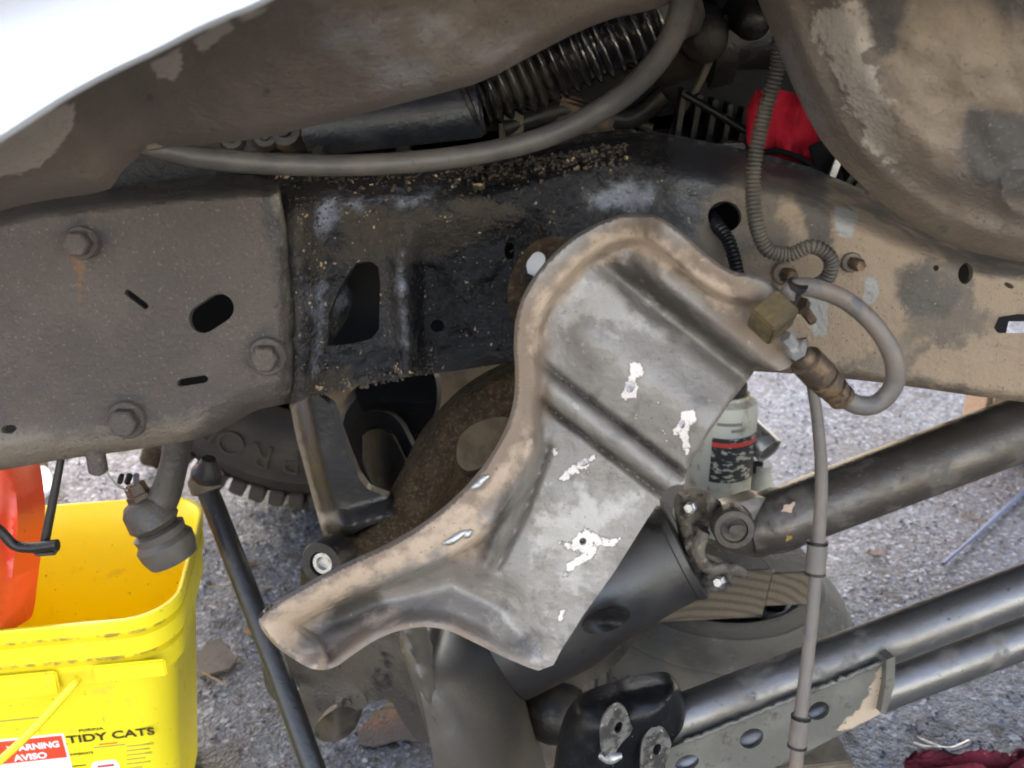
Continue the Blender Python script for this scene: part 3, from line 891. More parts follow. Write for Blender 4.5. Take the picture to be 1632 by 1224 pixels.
prim = [[(1003, 580), (1022, 576), (1026, 592), (1018, 606), (1016, 632), (1000, 642), (988, 632), (998, 612)], [(1012, 640), (1018, 668), (1012, 672)],
        [(1085, 655), (1108, 652), (1112, 668), (1098, 690), (1102, 715), (1092, 735), (1084, 700), (1068, 690), (1078, 678)],
        [(885, 765), (905, 745), (935, 730), (962, 714), (955, 725), (938, 745), (918, 755), (900, 768)], [(938, 748), (946, 768), (934, 756)],
        [(886, 862), (910, 864), (930, 840), (950, 850), (965, 856), (992, 858), (978, 872), (955, 874), (948, 888), (918, 905), (895, 925), (903, 898), (922, 880), (900, 876)],
        [(888, 975), (900, 972), (898, 990), (890, 992)], [(876, 715), (890, 713), (888, 726), (878, 728)], oval(1060, 690, 5, 4), oval(1050, 640, 4, 3), oval(1062, 700, 3, 4), oval(875, 738, 4, 3), oval(1040, 655, 3, 3), oval(950, 595, 2.5, 2)]
clay_b = [[(850, 560), (845, 500), (868, 455), (910, 412), (950, 385), (1000, 368), (1060, 380), (1090, 410), (1075, 425), (1030, 405), (985, 405), (940, 430), (900, 465), (870, 510), (862, 548)],
          [(1080, 400), (1130, 430), (1175, 470), (1165, 490), (1130, 470), (1095, 440)],
          [(420, 1000), (440, 975), (520, 930), (600, 900), (680, 850), (740, 800), (760, 810), (740, 860), (690, 880), (620, 912), (540, 950), (500, 985), (480, 1030), (500, 1050), (470, 1040), (440, 1025)],
          [(590, 990), (625, 975), (636, 978), (600, 1000)], [(760, 800), (800, 740), (840, 690), (838, 720), (800, 770)], [(700, 850), (735, 820), (770, 830), (755, 880), (720, 885)], [(440, 1035), (500, 1040), (530, 1030), (510, 1064), (480, 1056)]]
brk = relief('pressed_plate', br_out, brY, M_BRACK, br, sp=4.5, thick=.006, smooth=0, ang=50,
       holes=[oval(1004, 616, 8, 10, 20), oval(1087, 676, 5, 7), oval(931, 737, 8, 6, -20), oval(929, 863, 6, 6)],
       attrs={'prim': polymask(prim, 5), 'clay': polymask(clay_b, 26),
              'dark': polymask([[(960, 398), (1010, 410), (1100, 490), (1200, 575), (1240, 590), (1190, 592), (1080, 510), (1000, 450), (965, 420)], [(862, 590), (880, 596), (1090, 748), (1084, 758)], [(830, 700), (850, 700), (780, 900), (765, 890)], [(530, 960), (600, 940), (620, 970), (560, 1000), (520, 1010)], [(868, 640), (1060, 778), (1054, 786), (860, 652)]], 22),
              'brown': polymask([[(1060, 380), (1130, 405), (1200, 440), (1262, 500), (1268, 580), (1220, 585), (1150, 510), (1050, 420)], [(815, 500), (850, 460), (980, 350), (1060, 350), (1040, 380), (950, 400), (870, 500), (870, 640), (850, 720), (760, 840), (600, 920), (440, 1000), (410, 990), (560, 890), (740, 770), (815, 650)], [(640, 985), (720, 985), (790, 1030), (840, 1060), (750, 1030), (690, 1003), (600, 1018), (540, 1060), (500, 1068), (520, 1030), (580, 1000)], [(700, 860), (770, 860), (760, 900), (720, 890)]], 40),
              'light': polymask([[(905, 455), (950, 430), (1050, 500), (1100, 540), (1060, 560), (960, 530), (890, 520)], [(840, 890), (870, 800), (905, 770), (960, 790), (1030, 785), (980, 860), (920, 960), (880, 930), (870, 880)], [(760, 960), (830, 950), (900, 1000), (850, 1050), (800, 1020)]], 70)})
# weld spatters on the lip
for (x, y, a, l) in ((766, 768, -35, 17), (728, 856, -25, 24), (746, 850, -10, 8)):
    dx, dy = math.cos(R(a)) * l, math.sin(R(a)) * l
    xs = np.array([x - dx, x - dx * .3, x + dx * .4, x + dx])
    ys = np.array([y - dy, y - dy * .3 + 2, y + dy * .4 - 2, y + dy])
    sweep('weld_spatter', P(xs, ys, brY(xs, ys) - .0005), [.0015, .0032, .0026, .001], M_ZINC, br, segs=8, sub=4)
# lug behind the lip with a slotted hole
lug = relief('lug', [(905, 375), (930, 400), (880, 470), (850, 520), (822, 520), (806, 480), (815, 430), (850, 380)], lambda x, y: .752 + 0 * x, M_RUSTDIRT, br, sp=8, thick=.006, holes=[slot(843, 432, 858, 412, 12)])
slot_light = relief('slot_light_sheet', [(835, 440), (845, 396), (880, 396), (872, 440)], .772, M_WHITEL, br, sp=12, thick=.003)  # white sheet added to stand for bright ground light behind the slot

# ================================================================== hoses and lines
sw = lambda name, pts, r, m_, par=None, **k: sweep(name, [PV(*p) for p in pts], r, m_, par, **k)
o = sw('rubber_hose', [(203, 232, .735), (260, 240, .745), (330, 252, .76), (450, 262, .785), (600, 262, .795), (750, 247, .80), (870, 218, .80), (970, 168, .79), (1035, 112, .77), (1075, 50, .75), (1095, -30, .73)], [.0035, .0075, .0085, .0086, .0086, .0086, .0086, .0088, .009, .009, .009], M_RUBBER)
tag(o, 'thick grey rubber hose sagging along the top of the chassis rail', 'hose')
o = sw('wire_loom', [(1243, 60, .765), (1238, 110, .77), (1216, 190, .77), (1201, 270, .765), (1203, 345, .76), (1222, 396, .76), (1258, 405, .76), (1296, 393, .755), (1324, 413, .755), (1318, 443, .76), (1285, 462, .77)], .0056, M_LOOM, ribs=(.0032, .0016), segs=14)
tag(o, 'long dusty corrugated wire loom curling down in front of the rail', 'wire loom')
o = sw('wire_loom', [(1128, 335, .86), (1142, 358, .80), (1160, 382, .785), (1170, 410, .78), (1176, 440, .78)], .0052, M_LOOMB, ribs=(.0032, .0015), segs=14)
tag(o, 'short black corrugated loom coming out of the round rail hole', 'wire loom')

bh = thing('brake_hose', 'looped grey brake hose with brass block on the right of the bracket', 'brake hose', PV(1330, 640, .7))
sw('loop', [(1256, 474, .68), (1264, 459, .68), (1300, 460, .69), (1350, 480, .70), (1395, 520, .695), (1424, 570, .69), (1425, 612, .69), (1400, 642, .69), (1370, 646, .69), (1340, 632, .69)], [.0062, .0066] + [.0070] * 3 + [.0073] * 3 + [.0075, .0074], M_HOSE, bh, sub=10)
c0, c1 = PV(1342, 634, .69), PV(1270, 560, .675)
ax = (c1 - c0)
L = ax.length
lathe('crimp_fitting', c0, ax, [(-.002, .0085), (0, .0105), (.004, .0105), (.0045, .0092), (.008, .0092), (.009, .0108), (.013, .0110), (.0135, .0092), (.017, .0098), (.018, .0118), (.026, .0120), (.027, .0098), (.029, .0100), (.030, .0128), (L - .012, .0125), (L - .011, .009), (L - .003, .0075)], M_FIT, bh, segs=24, ang=25)
c2 = PV(1248, 532, .668)
lathe('hex_nut', c1 + (c2 - c1) * -.05, c2 - c1, [(0, .0078), (.007, .0078), (.0072, .0048), (.02, .0048)], M_ZINC, bh, segs=6, ang=20)
from mathutils import Euler
box('brass_block', PV(1231, 506, .664), (.025, .022, .024), M_BRASS, bh, rot=(R(35), R(-28), R(30)), bev=.0012)
lathe('elbow', PV(1256, 482, .682), Vector((.2, -.2, .7)), [(0, .006), (.012, .006), (.013, .0075), (.017, .0075)], M_DARKST, bh, segs=12)
lathe('banjo_bolt', PV(1290, 505, .75), Vector((-.5, -.3, .6)), [(-.006, .004), (.012, .004), (.0125, .007), (.018, .007)], M_FIT, bh, segs=6, ang=20)

vl = thing('vent_line', 'thin straight grey line with two sleeves hanging down in front of the drive shaft', 'hose', PV(1270, 1224, .62))
vpts = [(1278, 540, .765), (1292, 600, .76), (1304, 680, .752), (1309, 760, .745), (1306, 840, .735), (1298, 940, .72), (1287, 1050, .70), (1274, 1160, .68), (1262, 1300, .66)]
sw('line', vpts, [.0042, .0046, .0050, .0054, .0055, .0056, .0056, .0058, .006], M_HOSE, vl)
for (pa, pb, rr) in (((1303, 862, .7335), (1299, 917, .7255), .0086), ((1277, 1140, .683), (1270, 1192, .675), .0082)):
    a, b = PV(*pa), PV(*pb)
    d = (b - a).length
    sl = lathe('sleeve', a, b - a, [(0, rr * .8), (.001, rr), (d - .001, rr * .96), (d, rr * .8)], M_HOSE, vl, segs=20)
    lathe('band', a, b - a, [(.0005, rr * 1.04), (.003, rr * 1.04)], M_BLACKP, sl, segs=20)
    lathe('band', a, b - a, [(d - .003, rr * 1.02), (d - .0005, rr * 1.02)], M_DARKST, sl, segs=20)

# ================================================================== steering shaft with corrugated boot (engine bay)
M_SHAFTH = mat('blue_black_casting', (.016, .018, .023), .38, layers=[dict(k='noise', s=30, lo=.5, hi=.7, c=(.035, .036, .040), rg=.5), dict(k='noise', s=120, lo=.6, hi=.7, c=(.01, .009, .009))], bump=(160, .4, .0015), spec=.6)
ss = thing('steering_shaft', 'dark steering shaft with ribbed rubber boot under the wing', 'steering shaft', PV(760, 220, 1.0))
a, b = PV(520, 204, .98), PV(768, 172, .99)
k = 1 / pxm(a)
ax = b - a
L = ax.length
lathe('housing', a, ax, [(-.02, 36 * k), (0, 40 * k), (.004, 42 * k), (L - .01, 46 * k), (L - .004, 46 * k), (L, 40 * k)], M_SHAFTH, ss, segs=36)
sw('boot', [(762, 158, .99), (850, 118, 1.0), (950, 70, 1.0), (1045, 22, 1.0)], [.026, .030, .034, .036], M_BOOT, ss, ribs=(.0115, .0085), segs=32)
a, b = PV(1030, 28, 1.0), PV(1085, 2, 1.0)
lathe('collar', a, b - a, [(0, .030), (.01, .034), (.04, .033), (.05, .022)], M_RUBBER, ss)
a, b = PV(748, 168, .99), PV(782, 153, .99)
lathe('clamp_ring', a, b - a, [(0, .028), (.001, .031), (.005, .031), (.006, .028)], M_DARKST, ss)
gb = thing('steering_box', 'lumpy oily steering box with shiny spots left of the steering shaft', 'steering box', PV(450, 250, 1.0))
for i, (x, y, r_) in enumerate(((455, 215, 34), (418, 222, 24), (498, 212, 26), (365, 226, 22))):
    c = PV(x, y, 1.0)
    kk = r_ / pxm(c)
    lathe('cover_boss', c + FWD * kk, Vector((.25 * (i % 2) - .1, -1, .3)), [(-kk, kk * .9), (0, kk), (kk * .5, kk * .98), (kk * .8, kk * .75), (kk * .86, kk * .4), (kk * 1.1, kk * .35)], M_DARKDUST, gb, segs=24)
box('flange', PV(520, 210, .99), (.012, .06, .07), M_BLACKP, gb, rot=(0, R(12), 0), bev=.002)
box('mount_plate', PV(300, 245, 1.02), (.16, .02, .05), M_DARKST, gb, rot=(0, R(-6), 0), bev=.003)

# engine and bellhousing behind, dark
en = thing('engine_block', 'black oily engine and bellhousing in the gap above the rail', 'engine', PV(1130, 240, 1.15))
c = PV(1150, 150, 1.22)
lathe('bellhousing', c + Vector((-.10, .05, -.06)), Vector((1, .15, -.12)), [(0, .10), (.01, .115), (.03, .115), (.035, .105), (.10, .10), (.105, .112), (.12, .112), (.13, .10), (.26, .075)], M_DARKST, en, segs=40)
lathe('upper_casting', PV(1140, 55, 1.20), Vector((1, .2, .05)), [(-.10, .05), (-.08, .062), (-.03, .06), (-.025, .072), (0, .072), (.005, .060), (.08, .055), (.1, .03)], M_DARKST, en, segs=28)
box('block_wall', PV(860, 120, 1.4), (.75, .2, .34), M_BLACKM, en, bev=.015)
box('sump_rail', PV(880, 205, 1.18), (.36, .06, .02), M_DARKDUST, en, rot=(0, R(-5), 0), bev=.003)
box('tan_bracket', PV(815, 205, 1.1), (.026, .01, .05), M_TANDUST, en, bev=.001)
sw('dipstick_tube', [(1160, 25, 1.08), (1140, 70, 1.09), (1125, 110, 1.10), (1105, 150, 1.11), (1080, 190, 1.12), (1068, 235, 1.12)], .0042, M_RUBBER, en)
sw('cable', [(1090, 150, 1.08), (1150, 185, 1.07), (1215, 225, 1.05)], .004, M_BLACKP, en)
sw('coolant_pipe', [(800, 205, 1.10), (900, 175, 1.12), (1000, 190, 1.12), (1060, 150, 1.11)], .011, M_DARKST, en)
sw('fuel_line', [(780, 150, 1.13), (880, 150, 1.14), (960, 175, 1.13), (1040, 205, 1.12)], .005, M_FIT, en)
box('oily_bracket', PV(930, 190, 1.12), (.07, .02, .03), M_FIT, en, rot=(0, R(20), 0), bev=.004)
for (lx, ly, lr) in ((1120, 62, 40), (1200, 35, 30)):
    lc = PV(lx, ly, 1.06)
    lk = lr / pxm(lc)
    lathe('cast_lump', lc, Vector((random.uniform(-.6, .6), -1, random.uniform(-.3, .6))), [(-lk * 2, lk), (0, lk), (lk * .3, lk * .9), (lk * .6, lk * .6), (lk * .7, lk * .2)], M_DARKST, en, segs=20)
for i in range(6):
    x, y = 1080 + i * 24, 195 + i * 7
    box('rib', PV(x, y, 1.10 + i * .004), (.006, .03, .07), M_DARKST, en, rot=(0, R(6), 0), bev=.001)
box('gearbox_mount', PV(1165, 236, .99), (.024, .02, .012), M_DARKDUST, en, bev=.002)

# red cloth
def wave_sheet(name, outl, Y0, amp, m_, parent, sp=7, k1=18, k2=33, thick=.003, dirx=.8, diry=.25, attrs=None):
    def f(x, y):
        u = x * dirx + y * diry
        return Y0 + amp * np.sin(u / k1 * 2.2 + 2 * vnoise(x, y, 60, 21)) + amp * .6 * np.sin(u / k2 * 2 + y / 40) + amp * 1.4 * vnoise(x, y, 30, 22)
    return relief(name, outl, f, m_, parent, sp=sp, thick=thick, smooth=1)
rc = thing('red_cloth', 'bright red cloth with black trim hanging between the rail and the splash panel', 'cloth', PV(1270, 260, .99))
wave_sheet('fabric', [(1190, 145), (1250, 140), (1300, 170), (1340, 230), (1335, 280), (1300, 285), (1260, 255), (1190, 255)], 1.0, .006, M_REDC, rc, sp=4)
sw('trim', [(1190, 252, .985), (1230, 241, .985), (1262, 247, .985), (1290, 262, .985), (1310, 285, .985)], .003, M_BLACKC, rc)
box('white_strip', PV(1331, 268, .975), (.007, .004, .03), M_ZINC, rc, rot=(0, R(15), 0), bev=.0005)
box('dark_flap', PV(1316, 260, .985), (.022, .004, .045), M_BLACKC, rc, rot=(0, R(-25), 0), bev=.001)

# ================================================================== front axle, far hub, steering parts
fa = thing('front_axle', 'dark cast front axle with differential below the bracket', 'axle', PV(760, 1250, 1.0))
# dusty beam running to the far wheel
relief('axle_beam', [(455, 610), (560, 590), (840, 555), (860, 700), (830, 790), (700, 790), (640, 720), (560, 690), (470, 690)], lambda x, y: 1.48 + .02 * vnoise(x, y, 80, 31) - .0002 * (x - 600), M_TANDUST, fa, sp=16, thick=.07)
# black knuckle
c = PV(610, 675, 1.28)
k = 1 / pxm(c)
lathe('knuckle', c, Vector((.15, -1, .1)), [(-.08, 50 * k), (-.03, 66 * k), (0, 68 * k), (.012, 62 * k), (.014, 40 * k), (.05, 36 * k)], M_BLACKM, fa, segs=40)
relief('knuckle_link', slot(600, 700, 640, 780, 46), lambda x, y: 1.14 + .00008 * (x - 600) ** 2 * .05, M_BLACKM, fa, sp=10, thick=.04, smooth=0)
relief('link_boss', slot(602, 715, 632, 780, 32), lambda x, y: 1.125 + .000012 * (x - 615) ** 2, M_DARKST, fa, sp=9, thick=.03, smooth=0)
relief('axle_tube', [(575, 590), (690, 575), (700, 640), (680, 690), (640, 710), (560, 640)], lambda x, y: 1.22 + .0009 * np.abs(y - 640), M_BLACKM, fa, sp=10, thick=.08)
# caked arm that arches up behind the bracket
arm = [(850, 560), (790, 585), (735, 617), (692, 660), (662, 700), (640, 750), (612, 800), (575, 835), (530, 850), (500, 872), (478, 905), (480, 945), (540, 930), (640, 900), (760, 850), (900, 700), (900, 580)]
cl_arm = [(870, 600), (800, 628), (740, 655), (695, 700), (672, 760), (645, 820), (590, 870), (520, 900)]
def arY(x, y):
    d = dist(x, y, chaikin(arm[:12], 2, False))
    return .93 + .00016 * (900 - y) + .05 * sstep(22, 0, d) ** 1.5 + .075 * sstep(62, 100, d) + .010 * vnoise(x, y, 40, 33) + .007 * vnoise(x, y, 13, 34)
relief('arched_arm', arm, arY, M_RUSTDIRT, fa, sp=7, thick=.05, holes=[chaikin([(812, 662), (770, 668), (738, 686), (722, 718), (724, 752), (750, 765), (800, 730), (830, 680)], 2)])
c = PV(522, 893, .90)
k = 1 / pxm(c)
axd = Vector((-.35, -1, .25))
lathe('bushing_eye', c + axd.normalized() * -.02, axd, [(0, 36 * k), (.03, 37 * k), (.034, 34 * k), (.034, 20 * k), (.026, 19 * k), (.0, 19 * k)], M_DARKST, fa, segs=32)
lathe('bushing_sleeve', c + axd.normalized() * -.015, axd, [(0, 17 * k), (.026, 17 * k), (.026, 11 * k), (.02, 11 * k)], M_ZINC, fa, segs=24)
# differential: pinion neck
a, b = PV(800, 1010, 1.02), PV(1092, 872, 1.03)
ax = b - a
L = ax.length
k = 1 / pxm(b)
lathe('pinion_neck', a, ax, [(0, 112 * k), (L * .35, 108 * k), (L * .55, 92 * k), (L * .8, 84 * k), (L - .012, 82 * k), (L - .010, 86 * k), (L - .002, 86 * k), (L, 80 * k), (L, 40 * k)], M_HOUSD, fa, segs=44)
relief('dimple_rim', oval(966, 990, 40, 17, -18), lambda x, y: .925 + .012 * sstep(1, 0, np.hypot((x - 966) / 40, (y - 990) / 17)), M_DARKST, fa, sp=7, thick=.01, smooth=0)
relief('lower_web', [(840, 1050), (960, 1010), (1000, 985), (1020, 1010), (985, 1060), (920, 1100), (880, 1130), (830, 1120)], lambda x, y: .98 + .0002 * (x - 840), M_DARKDUST, fa, sp=9, thick=.05)
c = PV(885, 1135, .98)
k = 1 / pxm(c)
lathe('plug_boss', c, Vector((.1, -1, .5)), [(-.03, 55 * k), (0, 52 * k), (.015, 44 * k), (.03, 24 * k), (.032, 5 * k)], M_DARKST, fa, segs=28)
# housing and cover
M_HOUS = mat('smooth_dusty_casting', (.070, .059, .048), .42, layers=[dict(k='noise', s=8, lo=.45, hi=.65, c=(.05, .044, .039), rg=.35), dict(k='noise', s=130, lo=.62, hi=.72, c=(.10, .08, .06), amt=.7)], bump=(160, .25, .001))
ho_r = chaikin([(690, 985), (720, 985), (790, 1040), (830, 1110), (855, 1180), (880, 1300)], 2, False)
def hoY(x, y):
    d = dist(x, y, ho_r)
    return .80 + .15 * np.clip(1 - d / 150., 0, 1) ** 2.2 + .004 * vnoise(x, y, 50, 36)
relief('housing', [(650, 990), (720, 985), (790, 1040), (830, 1110), (855, 1180), (880, 1300), (700, 1300), (690, 1200), (665, 1080)], hoY, M_HOUS, fa, sp=8, thick=.08, smooth=1)
relief('cover_flange', [(628, 1000), (662, 990), (690, 1080), (715, 1170), (745, 1300), (715, 1300), (690, 1200), (660, 1100)], lambda x, y: .80 + .03 * sstep(1080, 990, y) + .0006 * np.abs(x - (645 + (y - 1000) * .32)), M_HOUS, fa, sp=8, thick=.05, smooth=1)
relief('side_plate', [(525, 1040), (560, 1010), (640, 1000), (668, 1090), (690, 1180), (668, 1186), (640, 1150), (622, 1112), (590, 1120), (560, 1085)], lambda x, y: .90 + .0004 * (640 - x), M_DARKDUST, fa, sp=8, thick=.03, smooth=1)
relief('spring_seat_bracket', [(415, 1050), (470, 1030), (545, 1060), (590, 1115), (580, 1135), (545, 1120), (525, 1125), (505, 1150), (498, 1175), (478, 1168), (460, 1130), (425, 1110)], lambda x, y: .98 + .01 * vnoise(x, y, 40, 38) - .0002 * (x - 420), M_DARKDUST, fa, sp=8, thick=.012, holes=[oval(545, 1118, 14, 7, 15)])
c = PV(466, 1091, .955)
k = 1 / pxm(c)
hexprof('bolt_head', c, Vector((.2, -1, .2)), 12 * k, .014, M_ZINC, fa)
relief('cup', [(505, 1150), (540, 1125), (570, 1128), (575, 1150), (550, 1180), (515, 1184), (498, 1172)], lambda x, y: .99 + .0006 * np.abs(x - 535), M_DARKDUST, fa, sp=8, thick=.03)

M_BRACE2 = mat('worn_black_brace', (.020, .018, .017), .38, layers=[dict(k='noise', s=25, lo=.5, hi=.75, c=(.04, .033, .026), rg=.6), dict(k='attr', n='edge', c=(.20, .16, .12), rg=.6, s=90, amp=.8, lo=.4, hi=.8)], bump=(160, .3, .0012))
# forged cross brace below the rail
cb = relief('cross_brace', [(462, 640), (520, 625), (545, 700), (575, 775), (612, 790), (640, 800), (620, 828), (575, 842), (545, 868), (518, 862), (505, 820), (485, 745), (470, 690)],
            lambda x, y: .96 + .045 * sstep(34, 0, dist(x, y, [(462, 640), (485, 745), (505, 820), (518, 862)])) - .03 * sstep(30, 0, dist(x, y, [(505, 842), (560, 838), (620, 822)])) + .002 * vnoise(x, y, 40, 40), M_BRACE2, None, sp=6, thick=.03, smooth=1, attrs={'edge': lambda x, y: .5 + .5 * np.clip(1 - dist(x, y, [(462, 640), (485, 745), (505, 820), (518, 862)]) / 9., -1, 1)})
tag(cb, 'dark bent steel brace with shiny left edge under the rail', 'brace')

# far wheel, standing on the ground
WC = Vector((-.40, 1.80, .40))
wh = thing('far_wheel', 'dusty tyre with raised letters standing on the far side under the truck', 'wheel', (WC.x, WC.y + .12, 0))
lathe('tyre', WC, FWD, [(.03, .20), (-.010, .222), (-.030, .245), (-.040, .275), (-.038, .305), (-.026, .330), (-.0265, .333), (-.020, .336), (-.012, .346), (-.002, .366), (.02, .386), (.05, .394), (.20, .394), (.24, .37), (.26, .30), (.25, .2)], M_TIRE, wh, segs=90, side=(1, 0, 0))
lathe('rim', WC + FWD * .03, FWD, [(0, .205), (.01, .20), (.05, .18), (.08, .08), (.05, .07)], M_DARKST, wh, segs=48)
for i in range(60):
    a = R(i * 6)
    if math.sin(a) > -.2:
        continue
    for s_ in (0, 1):
        c = WC + Vector((math.cos(a + s_ * .05) * .383, .018 + s_ * .060, math.sin(a + s_ * .05) * .383))
        box('tread_lug', c, (.034, .062, .031), M_TIRE, wh, rot=(0, -a, 0), bev=.003)
for i, ch in enumerate('PROF'):
    a = R(-98 - i * 11.5)
    pos = WC + Vector((math.cos(a) * .280, -.0395, math.sin(a) * .280))
    up = Vector((math.cos(a), 0, math.sin(a)))       # tops of the letters point to the tread... read from outside
    rt_ = up.cross(Vector((0, -1, 0)))
    m4 = Matrix(((rt_.x, up.x, 0, pos.x), (rt_.y, up.y, -1, pos.y), (rt_.z, up.z, 0, pos.z), (0, 0, 0, 1)))
    text('raised_letter', ch, .074, m4 @ Matrix.Translation((-.024, -.026, 0)), M_TIREL, wh, depth=.003, bold=-.001)
lathe('hub', WC + FWD * -.06, FWD, [(0, .09), (.03, .11), (.06, .14), (.10, .15)], M_DARKST, wh, segs=32)

# drag link with ball joint
dl = thing('drag_link', 'tapered steering link ending in a rubber booted ball joint above the yellow bucket', 'steering link', PV(245, 900, .93))
sw('arm', [(296, 660, .93), (284, 705, .93), (276, 745, .93), (262, 790, .93), (238, 822, .925)], [.015, .0145, .0145, .0165, .020], M_DARKDUST, dl, segs=20)
c = PV(240, 822, .925)
dn = Vector((.38, -.1, -.95)).normalized()
lathe('socket', c - dn * .022, dn, [(0, .012), (.004, .021), (.012, .026), (.030, .027), (.036, .022)], M_DARKDUST, dl, segs=28)
lathe('boot', c + dn * .014, dn, [(0, .020), (.004, .028), (.012, .0265), (.018, .031), (.028, .030), (.040, .026), (.043, .016)], M_RUBBER, dl, segs=28)
nt_ = lathe('castle_nut', c - dn * .040, dn, [(0, .007), (.002, .011), (.012, .012), (.013, .014), (.02, .014)], M_FIT, dl, segs=6, ang=20)
sweep('cotter_pin', [c - dn * .036 + Vector((-.004, -.01, 0)), c - dn * .044 + Vector((-.012, -.014, .004)), c - dn * .05 + Vector((-.02, -.012, .018))], .0014, M_ZINC, dl, segs=6)
for j in range(3):
    box('stud_slot', c - dn * .044 + Vector((-.008 + j * .008, -.006, .004)), (.005, .006, .012), M_DARKST, dl, rot=(.2, .4, j), bev=.001)

# tie rod towards the camera
tr = thing('tie_rod', 'long black steering tie rod slanting down beside the yellow bucket', 'tie rod', PV(500, 1240, .80))
sw('rod', [(322, 760, 1.02), (350, 830, .99), (395, 945, .94), (440, 1060, .89), (505, 1240, .82), (530, 1310, .80)], [.0125, .0125, .0125, .0125, .0125, .0125], M_BRACE, tr, segs=24)
c = PV(325, 762, 1.02)
lathe('rod_end', c + Vector((0, 0, -.012)), Vector((.25, -.1, 1)), [(0, .014), (.004, .019), (.022, .018), (.028, .012), (.040, .008)], M_DARKST, tr, segs=24)
lathe('clamp', PV(322, 758, 1.02), Vector((.3, -.3, -.9)), [(.0, .016), (.003, .018), (.018, .018), (.02, .015)], M_TANDUST, tr, segs=20)

# small lever at the left
lv = thing('brake_lever', 'thin bent steel lever with small flat pad over the bucket mouth', 'lever', PV(70, 890, .86))
sw('stem', [(98, 728, .88), (86, 790, .87), (72, 862, .86)], [.0036, .0042, .0046], M_DARKST, lv, segs=12)
sw('bent_rod', [(-40, 815, .85), (0, 846, .85), (22, 868, .85), (50, 873, .85), (92, 868, .85)], [.005, .005, .0052, .0054, .0056], M_DARKST, lv, segs=12)
box('pad', PV(74, 878, .853), (.024, .012, .008), M_DARKDUST, lv, rot=(0, R(-5), 0), bev=.003)

# ================================================================== drive shaft
M_YOKE = mat('dusty_forging', (.13, .105, .082), .65, layers=[dict(k='noise', s=50, lo=.45, hi=.6, c=(.05, .04, .032)), dict(k='noise', s=140, lo=.6, hi=.7, c=(.22, .17, .12))], bump=(120, .7, .003))
ds = thing('drive_shaft', 'thick dark drive shaft rising to the right from its joint', 'drive shaft', PV(1400, 800, 1.0))
a, b = PV(1215, 838, 1.0), PV(1720, 648, 1.06)
ax = b - a
L = ax.length
rS = .0375
dsT = lathe('tube', a, ax, [(-.02, rS * .7), (0, rS * .92), (.012, rS), (.030, rS * 1.01), (.032, rS * .985), (L, rS)], M_SHAFT, ds, segs=48)
at = dsT.data.attributes.new('chip', 'FLOAT', 'POINT')
axn = ax.normalized()
def shaft_chip(x, y, rx, ry, nm, m_):
    pr = oval(x, y, rx, ry, -20, 12)
    pr = pr + rng.normal(0, 2.2, pr.shape)
    def f(px, py):
        Yv = []
        for q, r_ in zip(px, py):                          # point of the tube under that place
            o_ = Vector((0, 0, CAMZ))
            d_ = (PV(q, r_, 1.0) - o_).normalized()
            w0 = o_ - a
            dd = d_ - axn * d_.dot(axn)
            ww = w0 - axn * w0.dot(axn)
            A, B, C_ = dd.dot(dd), 2 * dd.dot(ww), ww.dot(ww) - (rS * 1.012) ** 2
            t_ = (-B - math.sqrt(max(B * B - 4 * A * C_, 0))) / (2 * A)
            Yv.append((o_ + d_ * t_).y)
        return np.array(Yv)
    relief(nm, pr, f, m_, ds, sp=4, thick=.0008, smooth=1)
shaft_chip(1256, 808, 13, 8, 'bare_chip', mat('flaked_paint', (.50, .33, .24), .8))
shaft_chip(1258, 856, 7, 4, 'paint_mark', mat('yellow_mark', (.26, .16, .03), .8))
relief('yoke_ear', [(1150, 812), (1185, 800), (1215, 790), (1235, 800), (1245, 850), (1238, 880), (1215, 890), (1180, 884), (1152, 872), (1142, 845)], lambda x, y: .975 + .0000035 * (x - 1170) ** 2 + .000004 * (y - 848) ** 2, M_SHAFT, ds, sp=7, thick=.05)
c = PV(1172, 848, .958)
k = 1 / pxm(c)
lathe('joint_cap', c + FWD * .02, Vector((-.1, -1, .2)), [(0, 34 * k), (.018, 34 * k), (.024, 31 * k), (.025, 22 * k), (.021, 20 * k), (.020, 2 * k)], M_DARKDUST, ds, segs=36)
relief('cap_mark', [(1160, 838), (1188, 836), (1190, 848), (1178, 860), (1164, 858)], .944, M_SHAFT, ds, sp=6, thick=.002)
# pinion yoke on the axle side, with straps
py_ = relief('pinion_yoke', [(1082, 800), (1105, 785), (1140, 790), (1155, 808), (1140, 822), (1128, 845), (1118, 868), (1130, 895), (1160, 900), (1172, 920), (1160, 945), (1125, 940), (1102, 915), (1092, 870), (1085, 830)], lambda x, y: .99 + .02 * vnoise(x, y, 18, 44) + .012 * vnoise(x, y, 8, 45), M_YOKE, ds, sp=5, thick=.04)
for (x, y) in ((1102, 808), (1148, 925)):
    lathe('strap_bolt', PV(x, y, .985), Vector((-.4, -.8, .3)), [(0, .007), (.008, .007), (.009, .005), (.014, .005)], M_ZINC, ds, segs=6, ang=20)
sw('strap', [(1122, 845, .975), (1112, 880, .972), (1130, 905, .97), (1165, 905, .97), (1185, 915, .972)], [.009, .010, .011, .011, .008], M_YOKE, ds, segs=12, flat=.6)

